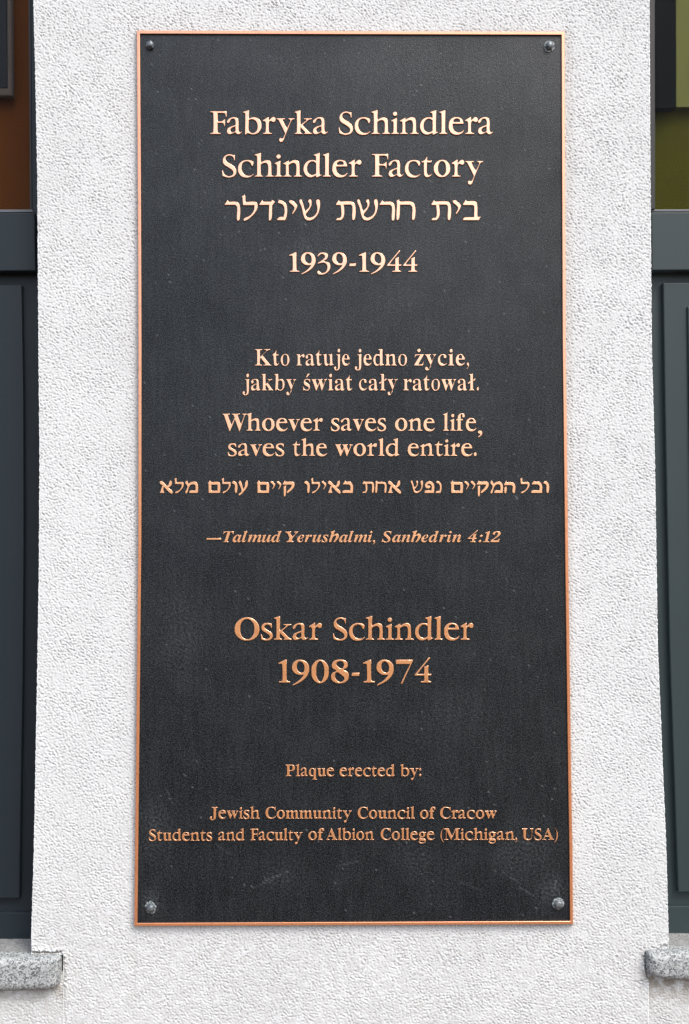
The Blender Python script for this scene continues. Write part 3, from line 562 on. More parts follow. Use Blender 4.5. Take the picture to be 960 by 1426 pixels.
'Bu': '151,-10,131,-10,100,-10;78,-1,65,17,52,35;46,62,46,97,46,147;46,197,46,248,46,263;44,275,39,282,35,290;26,294,11,294,11,300;11,305,11,310,55,310;98,310,142,310,142,231;142,153,142,74,142,62;145,53,151,46,157,39;165,36,177,36,197,36;214,46,228,66,228,126;228,187,228,248,228,265;226,277,221,283,216,290;206,294,189,294,189,300;189,305,189,310,234,310;279,310,324,310,324,230;324,150,324,70,324,55;326,44,331,39,336,34;346,30,360,30,360,24;360,18,360,13,323,13;279,5,228,-10,228,7;228,24,228,40,217,25;203,12,186,3,169,-6',
'Bv': '148,-10,142,-10,108,76;73,162,38,248,32,262;27,273,22,281,17,289;9,293,-3,293,-3,299;-3,305,-3,310,53,310;108,310,164,310,164,305;164,300,164,294,161,294;158,294,156,294,138,294;129,288,129,276,129,273;129,271,130,268,148,219;167,171,185,122,202,166;219,209,236,253,239,262;241,268,241,272,241,287;229,294,203,294,203,300;203,305,203,310,237,310;271,310,305,310,305,305;305,300,305,295,292,292;283,287,278,279,272,271;266,259,260,243,227,159;193,74,160,-10,154,-10',
'Bw': '128,-10,122,-10,87,81;52,173,17,265,14,273;10,280,6,284,2,289;-4,292,-11,293,-11,299;-11,305,-11,310,39,310;89,310,138,310,138,305;138,299,138,293,129,293;123,292,120,289,116,287;114,282,114,276,114,273;115,269,116,266,116,262;118,257,120,253,135,211;151,169,167,127,181,163;196,199,211,235,208,245;204,256,201,266,197,277;194,285,190,288,186,292;179,294,168,295,168,300;168,305,168,310,220,310;271,310,323,310,323,305;323,299,323,293,305,293;296,287,296,276,296,274;296,272,296,269,297,266;297,264,298,262,310,222;323,181,336,141,351,179;367,218,382,256,385,263;387,270,387,275,387,282;384,286,380,289,375,291;367,293,356,295,356,300;356,305,356,310,386,310;415,310,445,310,445,305;445,300,445,295,436,294;429,291,425,284,421,278;416,269,412,258,376,169;340,79,304,-10,299,-10;294,-10,289,-10,267,59;245,128,223,197,195,128;167,59,140,-10,134,-10',
'Bx': '42,0,5,0,5,5;5,10,5,15,25,20;44,34,62,56,82,83;103,110,123,136,96,179;70,221,43,263,31,282;18,292,4,293,4,299;4,305,4,310,59,310;114,310,169,310,169,305;169,300,169,294,150,294;140,289,140,280,140,276;143,270,149,260,161,242;172,224,183,206,197,223;210,240,224,257,231,265;234,272,234,279,234,285;232,288,227,290,223,292;214,294,201,294,201,300;201,305,201,310,238,310;274,310,311,310,311,306;311,301,311,296,292,292;273,278,254,254,235,231;217,207,198,184,229,135;260,86,291,36,296,30;299,25,303,21,306,18;312,16,319,15,319,10;319,5,319,0,264,0;210,0,155,0,155,5;155,11,155,16,165,16;173,17,178,19,183,22;185,25,185,30,185,37;181,47,173,59,161,77;150,96,138,114,124,96;111,79,97,61,89,50;85,41,85,34,85,21;94,15,114,15,115,15;116,15,118,15,118,10;118,5,118,0,80,0',
'By': '69,-140,52,-140,35,-140;21,-135,10,-125,-1,-115;-7,-101,-7,-84,-7,-72;-3,-62,5,-53,12,-44;23,-40,36,-40,47,-40;57,-43,64,-49,71,-56;75,-65,75,-76,75,-78;74,-79,74,-81,74,-83;74,-85,74,-87,74,-95;78,-99,86,-99,94,-99;103,-90,114,-74,120,-65;125,-56,129,-44,134,-33;137,-20,140,-5,106,80;71,165,36,251,32,261;28,269,25,275,21,281;18,285,15,287,11,291;5,293,-3,293,-4,293;-4,293,-5,293,-5,299;-5,305,-5,310,51,310;106,310,162,310,162,305;162,299,162,293,149,293;141,292,136,289,131,287;128,282,128,275,128,272;129,270,130,267,131,263;132,260,133,257,150,211;168,165,185,119,200,160;215,200,230,241,233,248;235,255,236,260,237,265;238,270,238,274,238,282;235,287,229,289,224,292;215,293,203,293,203,299;203,305,203,310,235,310;267,310,300,310,300,305;300,299,300,293,290,293;283,289,277,281,271,272;266,259,259,242,227,154;194,65,162,-24,151,-55;140,-79,129,-96,119,-112;107,-124,95,-131,83,-137',
'Bz': '98,0,13,0,13,5;13,9,13,14,64,105;116,196,168,287,155,287;141,287,128,287,104,287;85,282,72,272,59,261;50,243,44,216,38,216;32,216,26,216,28,248;30,279,32,310,113,310;194,310,275,310,275,304;275,297,275,291,225,202;175,113,126,25,135,25;143,25,152,25,184,25;207,31,223,44,238,56;251,77,260,107,265,107;271,107,276,107,273,72;271,36,268,0,183,0',
'B2': '129,0,24,0,24,23;24,46,24,69,57,103;90,137,123,171,151,199;172,224,187,245,201,267;212,287,218,307,223,327;226,348,226,371,226,397;222,416,212,427,203,439;190,445,174,445,151,445;135,436,126,416,117,397;112,368,112,329,87,329;66,334,50,344,34,354;26,371,26,396,26,412;32,427,43,441,54,454;70,466,92,474,114,482;141,486,174,486,224,486;262,476,288,456,315,436;328,409,328,375,328,359;325,344,319,329,314,314;304,298,291,281,278,263;261,243,238,220,216,197;188,169,154,138,132,116;110,95,87,74,139,74;192,74,244,74,258,74;270,78,279,86,289,94;296,105,300,120,301,127;303,134,305,141,318,141;331,141,345,141,343,94;342,47,341,0,235,0',
'IT': '113,0,44,0,44,6;44,11,44,17,62,18;77,21,86,27,95,33;102,44,107,60,139,182;172,305,205,427,201,427;198,427,194,427,168,427;143,419,120,402,96,385;77,361,64,330,58,330;53,330,47,330,55,370;64,411,72,451,194,451;315,451,437,451,431,408;424,365,418,322,411,322;405,322,399,322,394,392;365,426,311,426,309,426;308,426,306,426,273,305;240,184,208,63,206,57;205,51,205,46,205,35;209,28,216,25,223,21;235,18,253,17,253,11;253,6,253,0,183,0',
'IS': '204,-11,154,-11,129,-11;97,-4,58,10,51,13;44,14,38,14,32,14;28,12,24,9,19,6;15,0,9,-7,3,-7;-3,-7,-9,-7,3,43;15,94,26,144,32,144;39,144,45,144,45,143;45,141,45,140,45,98;54,66,71,45,88,23;113,13,145,13,160,13;174,17,187,25,199,33;209,43,217,56,224,69;228,83,228,97,228,111;225,123,218,134,212,146;202,157,190,170,177,183;161,197,142,214,124,231;109,246,98,258,88,271;80,283,76,295,72,307;70,321,70,336,70,361;76,382,88,401,100,420;117,435,137,446,158,457;182,463,208,463,220,463;234,461,248,458,263,455;278,451,296,445,302,443;308,442,312,442,323,442;333,448,342,461,348,461;354,461,360,461,349,415;338,368,328,322,321,322;315,322,308,322,309,325;309,327,309,330,309,332;309,335,309,337,309,357;305,375,298,390,290,405;280,417,267,426,254,435;240,439,224,439,204,439;188,432,174,419,160,405;153,388,153,368,153,355;157,343,166,331,174,318;184,307,197,295,204,288;211,281,219,274,227,267;235,261,242,254,263,235;280,215,293,195,305,174;312,151,312,126,312,83;298,50,270,25,243,1',
'Ia': '75,-9,53,-9,32,-9;14,-1,1,14,-12,29;-19,49,-19,73,-19,97;-14,122,-5,147,4,173;16,197,32,220,47,242;65,261,84,276,113,298;140,310,165,310,193,310;209,295,214,265,218,278;221,290,225,303,249,303;273,303,297,303,278,238;260,173,241,108,237,94;234,82,232,74,229,65;228,59,228,56,228,45;232,40,238,40,250,40;266,56,285,87,290,84;295,81,300,78,266,20;231,-9,197,-9,169,-9;155,6,155,34,155,39;156,45,157,52,158,59;160,67,162,75,145,47;128,26,111,12,94,-2/74,41,93,41,103,41;113,46,124,56,134,66;143,79,152,95,161,111;169,128,176,147,183,166;189,184,192,202,196,219;198,235,198,248,198,270;189,281,172,281,162,281;152,275,141,264,130,252;119,237,109,219,99,201;90,181,83,159,77,143;72,128,70,115,67,102;65,91,65,81,65,54',
'Il': '59,-9,40,-9,24,-9;12,-5,3,3,-6,12;-10,24,-10,40,-10,47;-9,54,-8,61,-6,69;-4,77,-2,85,24,180;51,276,77,371,84,394;87,409,87,414,87,427;77,433,58,433,56,433;54,433,52,433,52,439;52,444,52,450,101,456;145,463,183,470,148,342;114,214,79,86,78,81;76,75,75,69,73,62;73,57,73,54,73,45;76,41,83,41,94,41;110,57,131,89,135,85;140,82,144,79,126,49;109,26,93,12,77,-2',
'Im': '399,-8,380,-8,350,-8;335,9,335,42,335,51;338,66,343,85,348,103;355,126,364,154,372,177;379,199,387,222,391,234;393,242,393,247,393,257;389,261,380,261,361,261;341,245,318,214,296,182;273,132,250,62,243,41;236,21,230,0,204,0;178,0,152,0,175,74;198,148,220,222,224,234;226,243,226,247,226,257;221,261,213,261,202,261;190,255,177,244,164,232;151,214,136,190,122,166;109,139,97,107,85,76;75,40,66,0,39,0;13,0,-14,0,5,70;24,141,42,211,46,223;48,233,50,240,51,247;52,252,52,254,52,266;43,273,24,273,22,273;20,273,18,273,18,278;17,284,17,289,56,294;101,301,151,310,139,271;128,232,116,193,141,233;165,263,187,281,209,300;232,310,256,310,289,310;306,293,306,260,306,251;304,237,299,217,320,249;341,272,361,287,380,302;401,310,422,310,456,310;473,293,473,260,473,242;466,212,452,171,441,139;430,107,420,76,419,73;418,70,417,66,416,63;416,60,416,58,416,48;419,44,426,44,433,44;439,48,446,56,449,59;453,64,457,70,461,76;466,83,471,91,476,87;481,84,486,81,467,51;450,29,433,14,417,-1',
'Iu': '70,-9,46,-9,12,-9;-5,7,-5,41,-5,49;-3,60,0,75,4,90;9,108,15,130,22,157;30,184,38,211,43,231;46,246,46,254,46,266;37,273,19,273,17,273;15,273,13,273,13,278;12,284,12,289,30,292;51,294,73,298,96,301;120,305,146,310,124,233;102,156,81,79,77,69;76,60,76,53,76,44;80,40,89,40,111,40;137,64,167,113,196,163;219,225,236,301,262,301;289,301,316,301,272,142;251,61,251,57,251,54;252,51,254,48,256,45;258,44,261,44,267,44;273,48,280,56,284,59;288,64,292,70,296,76;301,83,306,91,311,87;316,84,321,81,302,51;284,29,268,13,251,-2;234,-9,215,-9,201,-9;190,-5,182,4,173,12;169,25,169,40,169,45;173,66,181,103,158,65;136,36,114,18,93,0',
'Id': '77,-9,55,-9,33,-9;16,-2,3,14,-9,30;-15,52,-15,82,-15,103;-12,125,-4,148,4,171;15,193,29,215,43,236;59,255,78,272,107,297;135,310,164,310,182,310;199,304,213,294,221,323;229,352,238,381,240,388;241,394,242,399,243,404;243,409,243,412,243,420;240,426,234,428,228,431;218,433,205,433,205,439;205,445,205,451,226,453;248,456,271,459,294,462;318,466,343,470,307,341;272,212,237,83,235,74;233,66,232,60,230,55;230,50,230,48,230,43;232,41,238,41,243,41;248,45,255,52,262,60;271,72,281,89,287,85;292,81,297,78,278,49;261,28,246,13,231,-2;215,-9,198,-9,171,-9;157,5,157,35,157,47;159,61,164,76,147,47;130,26,113,12,96,-2/87,42,96,42,106,42;117,47,127,58,137,69;147,82,156,99,165,116;173,134,180,153,187,172;192,191,196,208,200,225;201,238,201,249,201,272;193,283,177,283,169,283;160,279,149,269,139,259;130,247,120,231,110,216;101,199,93,181,85,162;79,144,74,126,69,108;66,92,66,79,66,67;69,58,75,51,80,45',
'Ie': '140,-9,87,-9,58,-9;34,0,16,19,-2,38;-11,64,-11,98,-11,122;-5,147,6,172,17,196;31,219,49,240,67,261;88,278,109,290,131,303;154,310,176,310,199,310;217,304,230,293,243,282;249,267,249,248,249,221;235,197,207,174,178,151;135,134,79,124,76,112;75,100,75,88,75,72;79,59,87,50,95,40;107,36,122,36,147,36;171,56,195,95,202,91;208,87,214,83,182,21/95,193,84,146,105,151;124,160,140,171,157,183;170,197,179,212,189,228;193,244,193,260,193,269;191,276,187,280,183,285;178,287,171,287,156,287;142,275,126,252,109,228',
'Ir': '13,0,-14,0,5,70;24,141,42,211,46,223;48,233,50,240,51,247;52,252,52,254,52,266;43,273,24,273,22,273;20,273,18,273,18,278;17,284,17,289,56,294;101,301,151,310,139,269;126,229,114,189,125,210;135,228,144,243,154,258;163,271,171,280,180,289;188,297,197,302,205,307;214,310,222,310,247,310;259,295,259,265,259,250;256,239,249,230,242,222;232,218,220,218,207,218;195,224,186,238,184,240;182,241,180,241,167,241;149,219,127,175,116,152;105,126,95,97,84,68;75,36,66,0,39,0',
'Is': '110,-9,91,-9,75,-9;54,-5,28,5,24,6;20,7,15,7,6,7;-1,3,-7,-7,-13,-6;-18,-5,-24,-4,-18,34;-13,71,-7,109,0,108;6,107,13,105,17,45;40,14,81,14,107,14;120,27,120,52,120,60;118,68,114,77,110,86;104,95,95,106,86,117;77,128,69,138,56,155;46,171,39,185,32,200;28,214,28,228,28,251;37,271,53,286,70,301;91,309,116,309,133,309;154,305,179,298,182,297;184,297,186,296,188,295;190,295,192,295,201,295;208,299,212,307,218,307;224,307,230,307,225,273;220,239,215,205,209,206;203,206,197,207,188,261;167,288,134,288,123,288;114,285,107,278,100,272;97,264,97,255,97,240;106,223,124,202,131,193;139,184,146,176,153,167;159,158,165,149,173,138;179,127,183,116,188,105;190,94,190,82,190,65;186,49,177,36,169,22;157,11,142,3,127,-5',
'Ii': '144,371,132,371,119,371;109,376,100,384,92,393;87,403,87,416,87,428;92,439,100,447,109,456;119,460,132,460,144,460;154,456,163,447,172,439;176,428,176,416,176,403;172,393,163,384,154,376/86,-8,49,-8,34,-8;22,-4,13,5,5,14;1,26,1,41,1,47;2,55,4,64,6,74;8,81,10,87,21,128;33,170,44,211,47,221;49,230,51,237,52,244;53,249,53,254,53,266;44,273,26,273,24,273;21,273,19,273,19,278;19,284,19,289,44,292;67,295,89,299,111,302;131,306,150,310,130,235;109,160,89,85,86,72;84,62,84,55,84,47;88,42,95,42,105,42;121,58,142,90,146,87;151,84,155,81,121,21',
'In': '232,-9,213,-9,183,-9;168,7,168,41,168,51;170,65,175,84,180,103;187,126,197,153,205,176;212,199,220,222,224,233;226,242,226,246,226,256;221,261,213,261,190,261;164,237,136,190,122,166;109,139,97,107,85,76;75,40,66,0,39,0;13,0,-14,0,5,70;24,141,42,211,46,223;48,233,50,240,51,247;52,252,52,254,52,266;43,273,24,273,22,273;20,273,18,273,18,278;17,284,17,289,56,294;101,301,151,310,139,271;128,232,116,193,141,233;165,263,187,281,209,300;232,310,256,310,289,310;306,293,306,259,306,252;305,241,301,226,298,211;292,192,285,170,261,97;248,60,248,57,248,48;252,43,260,43,266,43;273,47,279,55,286,63;294,74,304,90,309,87;314,83,319,80,300,50;282,28,266,13,249,-2',
}
# drawn outlines: letter -> (baseline, cap height, contours); y runs down, '~' marks a smooth point
DRAWN = {
'F': (404, 304, ['78 100|303 100|298 178|288 180|278 140~|262 125~|183 124|183 233|235 232~|268 205|279 205|276 303|266 303|258 272~|240 257~|183 256|183 375~|195 386~|220 390|220 404|80 404|80 390|108 386~|119 375~|119 130~|108 117~|78 112']),
'a': (404, 304, ['312 240~|325 215~|360 190~|405 178~|455 190~|474 225~|476 355~|490 380~|512 368|517 376|490 402~|460 408~|436 395~|425 378|400 395~|350 408~|318 390~|313 355~|335 320~|425 283|425 235~|415 207~|398 199~|375 208~|360 235~|345 253~|325 258~', '425 302|385 322~|368 345~|372 370~|392 382~|425 362']),
'b': (404, 304, ['518 108|595 86|601 90|601 200|650 180~|715 192~|760 235~|771 290~|757 350~|715 395~|650 410~|600 398~|580 392|556 414|546 413|547 140~|540 125~|518 118', '601 222|601 355~|620 382~|655 390~|695 362~|708 300~|695 245~|660 212~|625 208~']),
'r': (404, 304, ['510 220|585 175|592 178|592 225|612 198~|645 178~|678 192~|684 220~|668 242~|640 243~|618 230~|600 245~|595 280~|595 372~|605 386~|632 391|632 404|512 404|512 391|535 386~|545 372~|545 260~|538 238~|512 232']),
'y': (404, 304, ['50 194|165 194|165 206|142 211~|140 225~|190 328|232 230~|230 215~|208 206|208 194|290 194|290 206|268 213~|252 232~|160 455~|148 490~|115 511~|85 497~|84 470~|100 457~|128 462~|140 450~|160 395|80 228~|70 213~|50 206']),
'k': (404, 304, ['288 108|362 86|369 90|369 282|436 228~|443 212~|412 206|412 194|518 194|518 206|480 215~|455 235~|400 285|490 380~|505 388~|523 392|523 404|415 404|415 392|428 388~|425 378~|369 312|369 372~|375 386~|395 392|395 404|287 404|287 392|308 386~|316 372~|316 140~|310 125~|288 117']),
'S': (404, 304, ['240 112|238 185|226 185|215 150~|190 127~|160 122~|130 137~|120 165~|135 200~|190 235~|240 275~|262 325~|245 385~|195 412~|145 416~|105 406~|70 395|66 320|80 318|100 365~|140 392~|170 394~|203 378~|212 350~|200 318~|150 280~|95 245~|72 195~|90 138~|140 106~|180 104~|215 113~']),
'c': (404, 304, ['490 212~|487 240~|475 260~|462 256~|445 225~|420 203~|385 200~|350 225~|335 280~|345 335~|375 375~|415 390~|455 385~|487 362|490 375|450 407~|395 417~|330 402~|288 355~|277 300~|290 240~|335 195~|395 180~|455 187~']),
'h': (404, 304, ['500 108|578 84|585 88|585 215|630 188~|675 182~|715 202~|725 245~|725 375~|732 387~|752 392|752 404|645 404|645 392|666 387~|673 375~|673 265~|660 228~|632 220~|600 232~|585 250|585 375~|592 387~|612 392|612 404|500 404|500 392|522 387~|530 375~|530 140~|524 125~|500 117']),
'i': (404, 304, ['768 222|838 190|846 195|846 375~|853 387~|872 392|872 404|768 404|768 392|787 387~|795 375~|795 260~|790 240~|768 232', '820 106~|849 135~|820 164~|791 135~']),
'n': (404, 304, ['172 225|242 186|248 190|248 215|290 188~|335 180~|378 200~|390 245~|390 375~|397 387~|422 392|422 404|308 404|308 392|330 387~|338 375~|338 265~|325 228~|300 220~|270 232~|248 250|248 375~|255 387~|280 392|280 404|172 404|172 392|194 387~|202 375~|202 260~|197 240~|172 236']),
'd': (404, 304, ['570 110|645 86|652 90|652 360~|660 379~|676 372|679 384|620 413|602 411|598 388|570 404~|530 413~|475 395~|440 345~|432 295~|450 235~|500 190~|565 180~|598 190|598 140~|592 126~|570 120', '598 225|570 203~|535 205~|500 245~|490 295~|502 350~|540 378~|575 376~|598 358']),
'l': (404, 304, ['158 110|233 86|241 90|241 375~|248 387~|268 392|268 404|158 404|158 392|178 387~|186 375~|186 140~|180 126~|158 118']),
'e': (404, 304, ['490 268|345 268|348 310~|370 360~|415 383~|455 374~|487 348|492 362|460 398~|395 415~|325 395~|288 340~|283 290~|298 225~|345 185~|400 178~|455 195~|482 230~', '352 246|432 242|428 212~|395 196~|362 215~']),
't': (397, 304, ['690 195|735 170~|760 130|770 130|770 182|832 182|825 207|770 207|770 340~|785 375~|815 367~|835 352|838 362|805 395~|765 405~|730 385~|720 345~|720 207|692 207']),
'o': (397, 304, ['246 170~|325 200~|362 285~|330 368~|246 404~|165 372~|130 287~|165 205~', '244 190~|290 215~|305 290~|292 355~|250 382~|205 355~|187 285~|205 215~']),
'O': (440, 302, ['232 140~|340 180~|398 290~|355 405~|232 452~|115 410~|65 300~|115 185~', '235 163~|305 200~|332 295~|305 395~|240 432~|165 400~|138 295~|165 195~']),
's': (440, 302, ['575 228|575 280|563 280|545 250~|515 237~|487 250~|482 275~|510 305~|560 335~|588 375~|575 425~|520 450~|470 447~|432 436|428 370|442 370|465 415~|505 430~|538 412~|538 382~|500 350~|450 318~|432 280~|455 230~|515 214~|550 220~']),
'1': (376, 262, ['78 150|160 113|172 116|175 350~|185 359~|212 363|212 376|85 376|85 363|112 359~|122 350~|120 170~|110 160~|82 165']),
'9': (376, 262, ['345 114~|420 140~|453 210~|435 290~|370 360~|270 412|262 402|340 347~|388 287|345 288~|300 275~|262 235~|258 185~|285 135~', '345 133~|385 155~|402 205~|395 252|360 264~|320 238~|308 185~|320 148~']),
'3': (376, 262, ['480 165|500 130~|545 116~|605 130~|622 165~|600 210~|572 230~|630 252~|652 305~|630 365~|570 408~|510 413~|478 395~|478 368~|500 362~|525 385~|565 388~|598 350~|602 300~|580 262~|545 254~|488 268|482 258|560 200~|573 168~|555 142~|530 140~|488 175']),
'4': (376, 262, ['640 86|656 94|515 278|585 278|585 195|635 178|635 278|670 278|665 297|635 297|635 350~|645 359~|665 363|665 376|548 376|548 363|578 359~|585 350~|585 297|485 297|480 288']),
'-': (376, 262, ['880 300|888 264|978 264|968 300']),
'0': (340, 254, ['543 86~|618 130~|640 216~|618 305~|543 349~|468 305~|447 216~|468 130~', '543 102~|580 140~|592 216~|580 295~|546 331~|510 295~|497 216~|508 140~']),
'8': (340, 254, ['755 86~|818 100~|842 142~|825 178~|797 194~|838 222~|853 270~|828 325~|750 350~|680 327~|655 278~|672 232~|708 210~|672 180~|665 142~|690 100~', '755 101~|795 120~|798 158~|774 184~|728 160~|712 125~', '718 226~|775 257~|807 300~|757 334~|710 304~|697 258~']),
'7': (338, 254, ['455 85|640 85|640 97|528 355|505 352|605 132|475 132|458 136']),
'ih': (198, 118, ['385 88|430 72|436 76|420 125|450 105~|472 120~|470 150~|435 200|420 198|445 150~|440 128~|415 145~|402 198|378 198|402 105~|400 92~']),
'iY': (170, 102, ['55 70|105 70|103 78|95 83~|112 118|140 86~|128 78|130 70|162 70|158 78|146 90~|120 126|108 155~|122 163|120 170|62 170|64 163|80 155~|88 126|70 85~|55 78']),
',': (404, 304, ['30 395~|25 365~|50 350~|78 370~|75 425~|32 472|25 462|55 420~|50 408~']),
'.': (404, 304, ['50 345~|82 377~|50 409~|18 377~']),
':': (404, 304, ['50 345~|82 377~|50 409~|18 377~', '50 195~|82 227~|50 259~|18 227~']),
'(': (404, 304, ['110 85|112 93|75 150~|62 260~|75 380~|112 472|110 480|48 400~|20 282~|48 165~']),
')': (404, 304, ['20 85|82 165~|110 282~|82 400~|20 480|18 472|55 380~|68 260~|55 150~|18 93']),
'\u2014': (404, 304, ['0 290|410 290|410 335|0 335']),
'\u05e8': (271, 190, ['22 122|52 80|61 98|130 98~|165 125~|166 258~|150 276~|133 262~|135 150~|120 127|22 127']),
'\u05dc': (271, 190, ['182 48|212 32|220 42~|222 100|315 98~|335 125~|325 180~|270 245~|215 277~|200 268~|208 252~|262 225~|295 175~|300 130|195 130|190 60']),
'\u05d3': (271, 190, ['352 122|382 78|390 96|462 96|468 80|502 98|482 125|475 135~|470 255~|448 276~|438 262~|442 128|352 128']),
'\u05e0': (271, 190, ['530 100~|545 80~|600 108~|618 150~|615 230~|600 271|518 271|525 255~|545 240~|580 238|588 190~|575 130~|530 108']),
'\u05d9': (271, 190, ['635 98~|655 82~|705 115~|718 142~|675 213~|665 210~|685 160~|670 132~']),
'\u05e9': (271, 190, ['733 90~|750 75~|768 95~|790 185|822 150~|828 120~|815 92~|835 75~|853 95~|845 150~|800 215|808 238~|840 245~|885 215~|900 160~|888 90~|908 75~|928 88~|930 150~|905 225~|850 270~|800 268~|775 235~|755 150~']),
'\u05ea': (268, 194, ['55 110|82 72|92 90|200 88~|238 115~|240 245~|220 268~|205 250~|207 140~|195 119|130 119|137 170~|132 235~|105 268|50 268|65 248~|95 240~|103 200~|97 123|55 123']),
'\u05d7': (266, 194, ['628 80|655 66|665 88|770 88~|808 120~|810 240~|790 266~|775 250~|777 145~|760 118|668 118|662 240~|645 266~|628 255~|632 110~']),
'\u05d1': (325, 245, ['655 130|692 75|705 95|795 95~|828 120~|830 285|870 283|848 325|652 325|662 300~|680 290~|785 287|785 158~|770 142|655 142']),
'\u05d5': (180, 112, ['745 80~|762 68~|795 95~|796 165~|783 181~|771 165~|770 105~|748 90']),
'\u05dd': (180, 112, ['513 88|532 64|545 78|615 78~|634 95~|634 180|520 180|520 95', '546 102|609 102|609 158|546 158']),
'\u05d0': (180, 112, ['56 85~|75 67~|122 113|138 105~|144 85~|158 65~|174 80~|167 110~|142 131|182 172~|165 187~|98 122|93 150~|104 180|56 180|68 155~|80 118~|88 110']),
'\u05de': (180, 112, ['298 85~|315 67~|330 95|355 78~|395 75~|420 105~|420 180|336 180|344 158~|394 157|394 115~|380 99~|350 107~|332 140~|317 183~|299 176~|318 130~|316 110~']),
'\u05e2': (180, 112, ['803 80~|825 67~|847 145|862 120~|866 85~|880 65~|895 80~|890 120~|857 165~|815 203~|803 190~|830 165~|815 110~']),
'\u05db': (172, 107, ['818 88|838 62|848 72|885 72~|909 105~|909 172|810 172|820 150~|882 149|884 110~|870 95|818 95']),
'\u05e7': (172, 107, ['278 90|295 62|305 72|372 71~|390 90~|377 130~|325 174|313 166~|353 120~|362 97|278 97', '286 112|309 106|309 185~|298 204~|288 195~']),
'\u05d4': (168, 106, ['503 90|520 62|530 74|580 74~|604 95~|604 155~|590 171~|577 155~|580 110~|568 98|503 98', '506 122~|516 112~|527 118~|527 155~|515 171~|504 155~']),
'\u05e4': (183, 115, ['663 100~|690 72~|725 74~|752 105~|752 183|656 183|667 160~|725 159|726 115~|712 97~|692 98~|690 111~|714 117~|709 136~|680 137~|663 122~']),
}
# ---- lettering
def parse_serif(s):
    cs = []
    for sp in s.split('/'):
        pts = [tuple(map(float, p.split(','))) for p in sp.split(';')]
        cs.append([((p[2], p[3]), (p[0], p[1]), (p[4], p[5])) for p in pts])
    return cs
def parse_drawn(d):
    base, cap, cs = d
    out = []
    for c in cs:
        pts = []
        for q in c.split('|'):
            sm = q.endswith('~'); a, b = q.rstrip('~').split()
            pts.append((float(a) / cap, (base - float(b)) / cap, sm))
        n = len(pts); bz = []
        for i, (x, y, sm) in enumerate(pts):
            px_, py_, _ = pts[i - 1]; nx, ny, _ = pts[(i + 1) % n]
            if sm:
                tx, ty = nx - px_, ny - py_; L = math.hypot(tx, ty) + 1e-9
                l0 = math.hypot(x - px_, y - py_) / 2.7; l1 = math.hypot(nx - x, ny - y) / 2.7
                bz.append(((x, y), (x - tx / L * l0, y - ty / L * l0), (x + tx / L * l1, y + ty / L * l1)))
            else:
                bz.append(((x, y), (x + (px_ - x) / 3, y + (py_ - y) / 3), (x + (nx - x) / 3, y + (ny - y) / 3)))
        out.append(bz)
    return out
GC = {}
def norm(cs, k):
    return [[tuple((q[0] * k, q[1] * k) for q in p) for p in c] for c in cs]
def glyph(ch, style):
    """contours in cap heights, left edge at 0, plus the width"""
    key = (ch, style)
    if key in GC: return GC[key]
    extra = []
    if style == 'T':       # plain roman
        base = {'\u017c': 'z', '\u015b': 's', '\u0142': 'l'}.get(ch, ch)
        if 'B' + base in SERIF: cs = norm(parse_serif(SERIF['B' + base]), 1 / 455)
        else: cs = parse_drawn(DRAWN[base])
        xs = [p[0][0] for c in cs for p in c]; mid = (min(xs) + max(xs)) / 2
        def poly(pts): return parse_drawn((0, 1, ['|'.join('%f %f' % (a, -b) for a, b in pts)]))[0]
        if ch == '\u017c':
            cs = cs + parse_drawn((0, 1, ['%f -1.02~|%f -.92~|%f -.82~|%f -.92~' % (mid, mid + .1, mid, mid - .1)]))
        if ch == '\u015b': cs = cs + [poly([(mid - .06, .80), (mid + .02, .80), (mid + .20, 1.02), (mid + .06, 1.02)])]
        if ch == '\u0142':  # stroke through the stem, as two wedges that butt against it
            cs = cs + [poly([(.125, .56), (.125, .46), (-.02, .38), (-.02, .48)]), poly([(.325, .56), (.325, .66), (.46, .74), (.46, .64)])]
    elif style == 'I':
        if ch in 'hY': cs = parse_drawn(DRAWN['i' + ch])
        elif 'I' + ch in SERIF: cs = norm(parse_serif(SERIF['I' + ch]), 1 / 455)
        else:
            cs = norm(parse_serif(SERIF['B' + ch]), 1 / 486) if ch == '2' else parse_drawn(DRAWN[ch])
            if ch in '4:12': cs = [[tuple((q[0] + .22 * q[1], q[1]) for q in p) for p in c] for c in cs]
    else:                  # drawn display letters, roman for the few that were not drawn
        if ch in DRAWN: cs = parse_drawn(DRAWN[ch])
        else: cs = norm(parse_serif(SERIF['B' + ch]), 1 / 455)
    xs = [p[0][0] for c in cs for p in c]
    x0, x1 = min(xs), max(xs)
    cs = [[tuple((q[0] - x0, q[1]) for q in p) for p in c] for c in cs]
    GC[key] = (cs, x1 - x0); return GC[key]

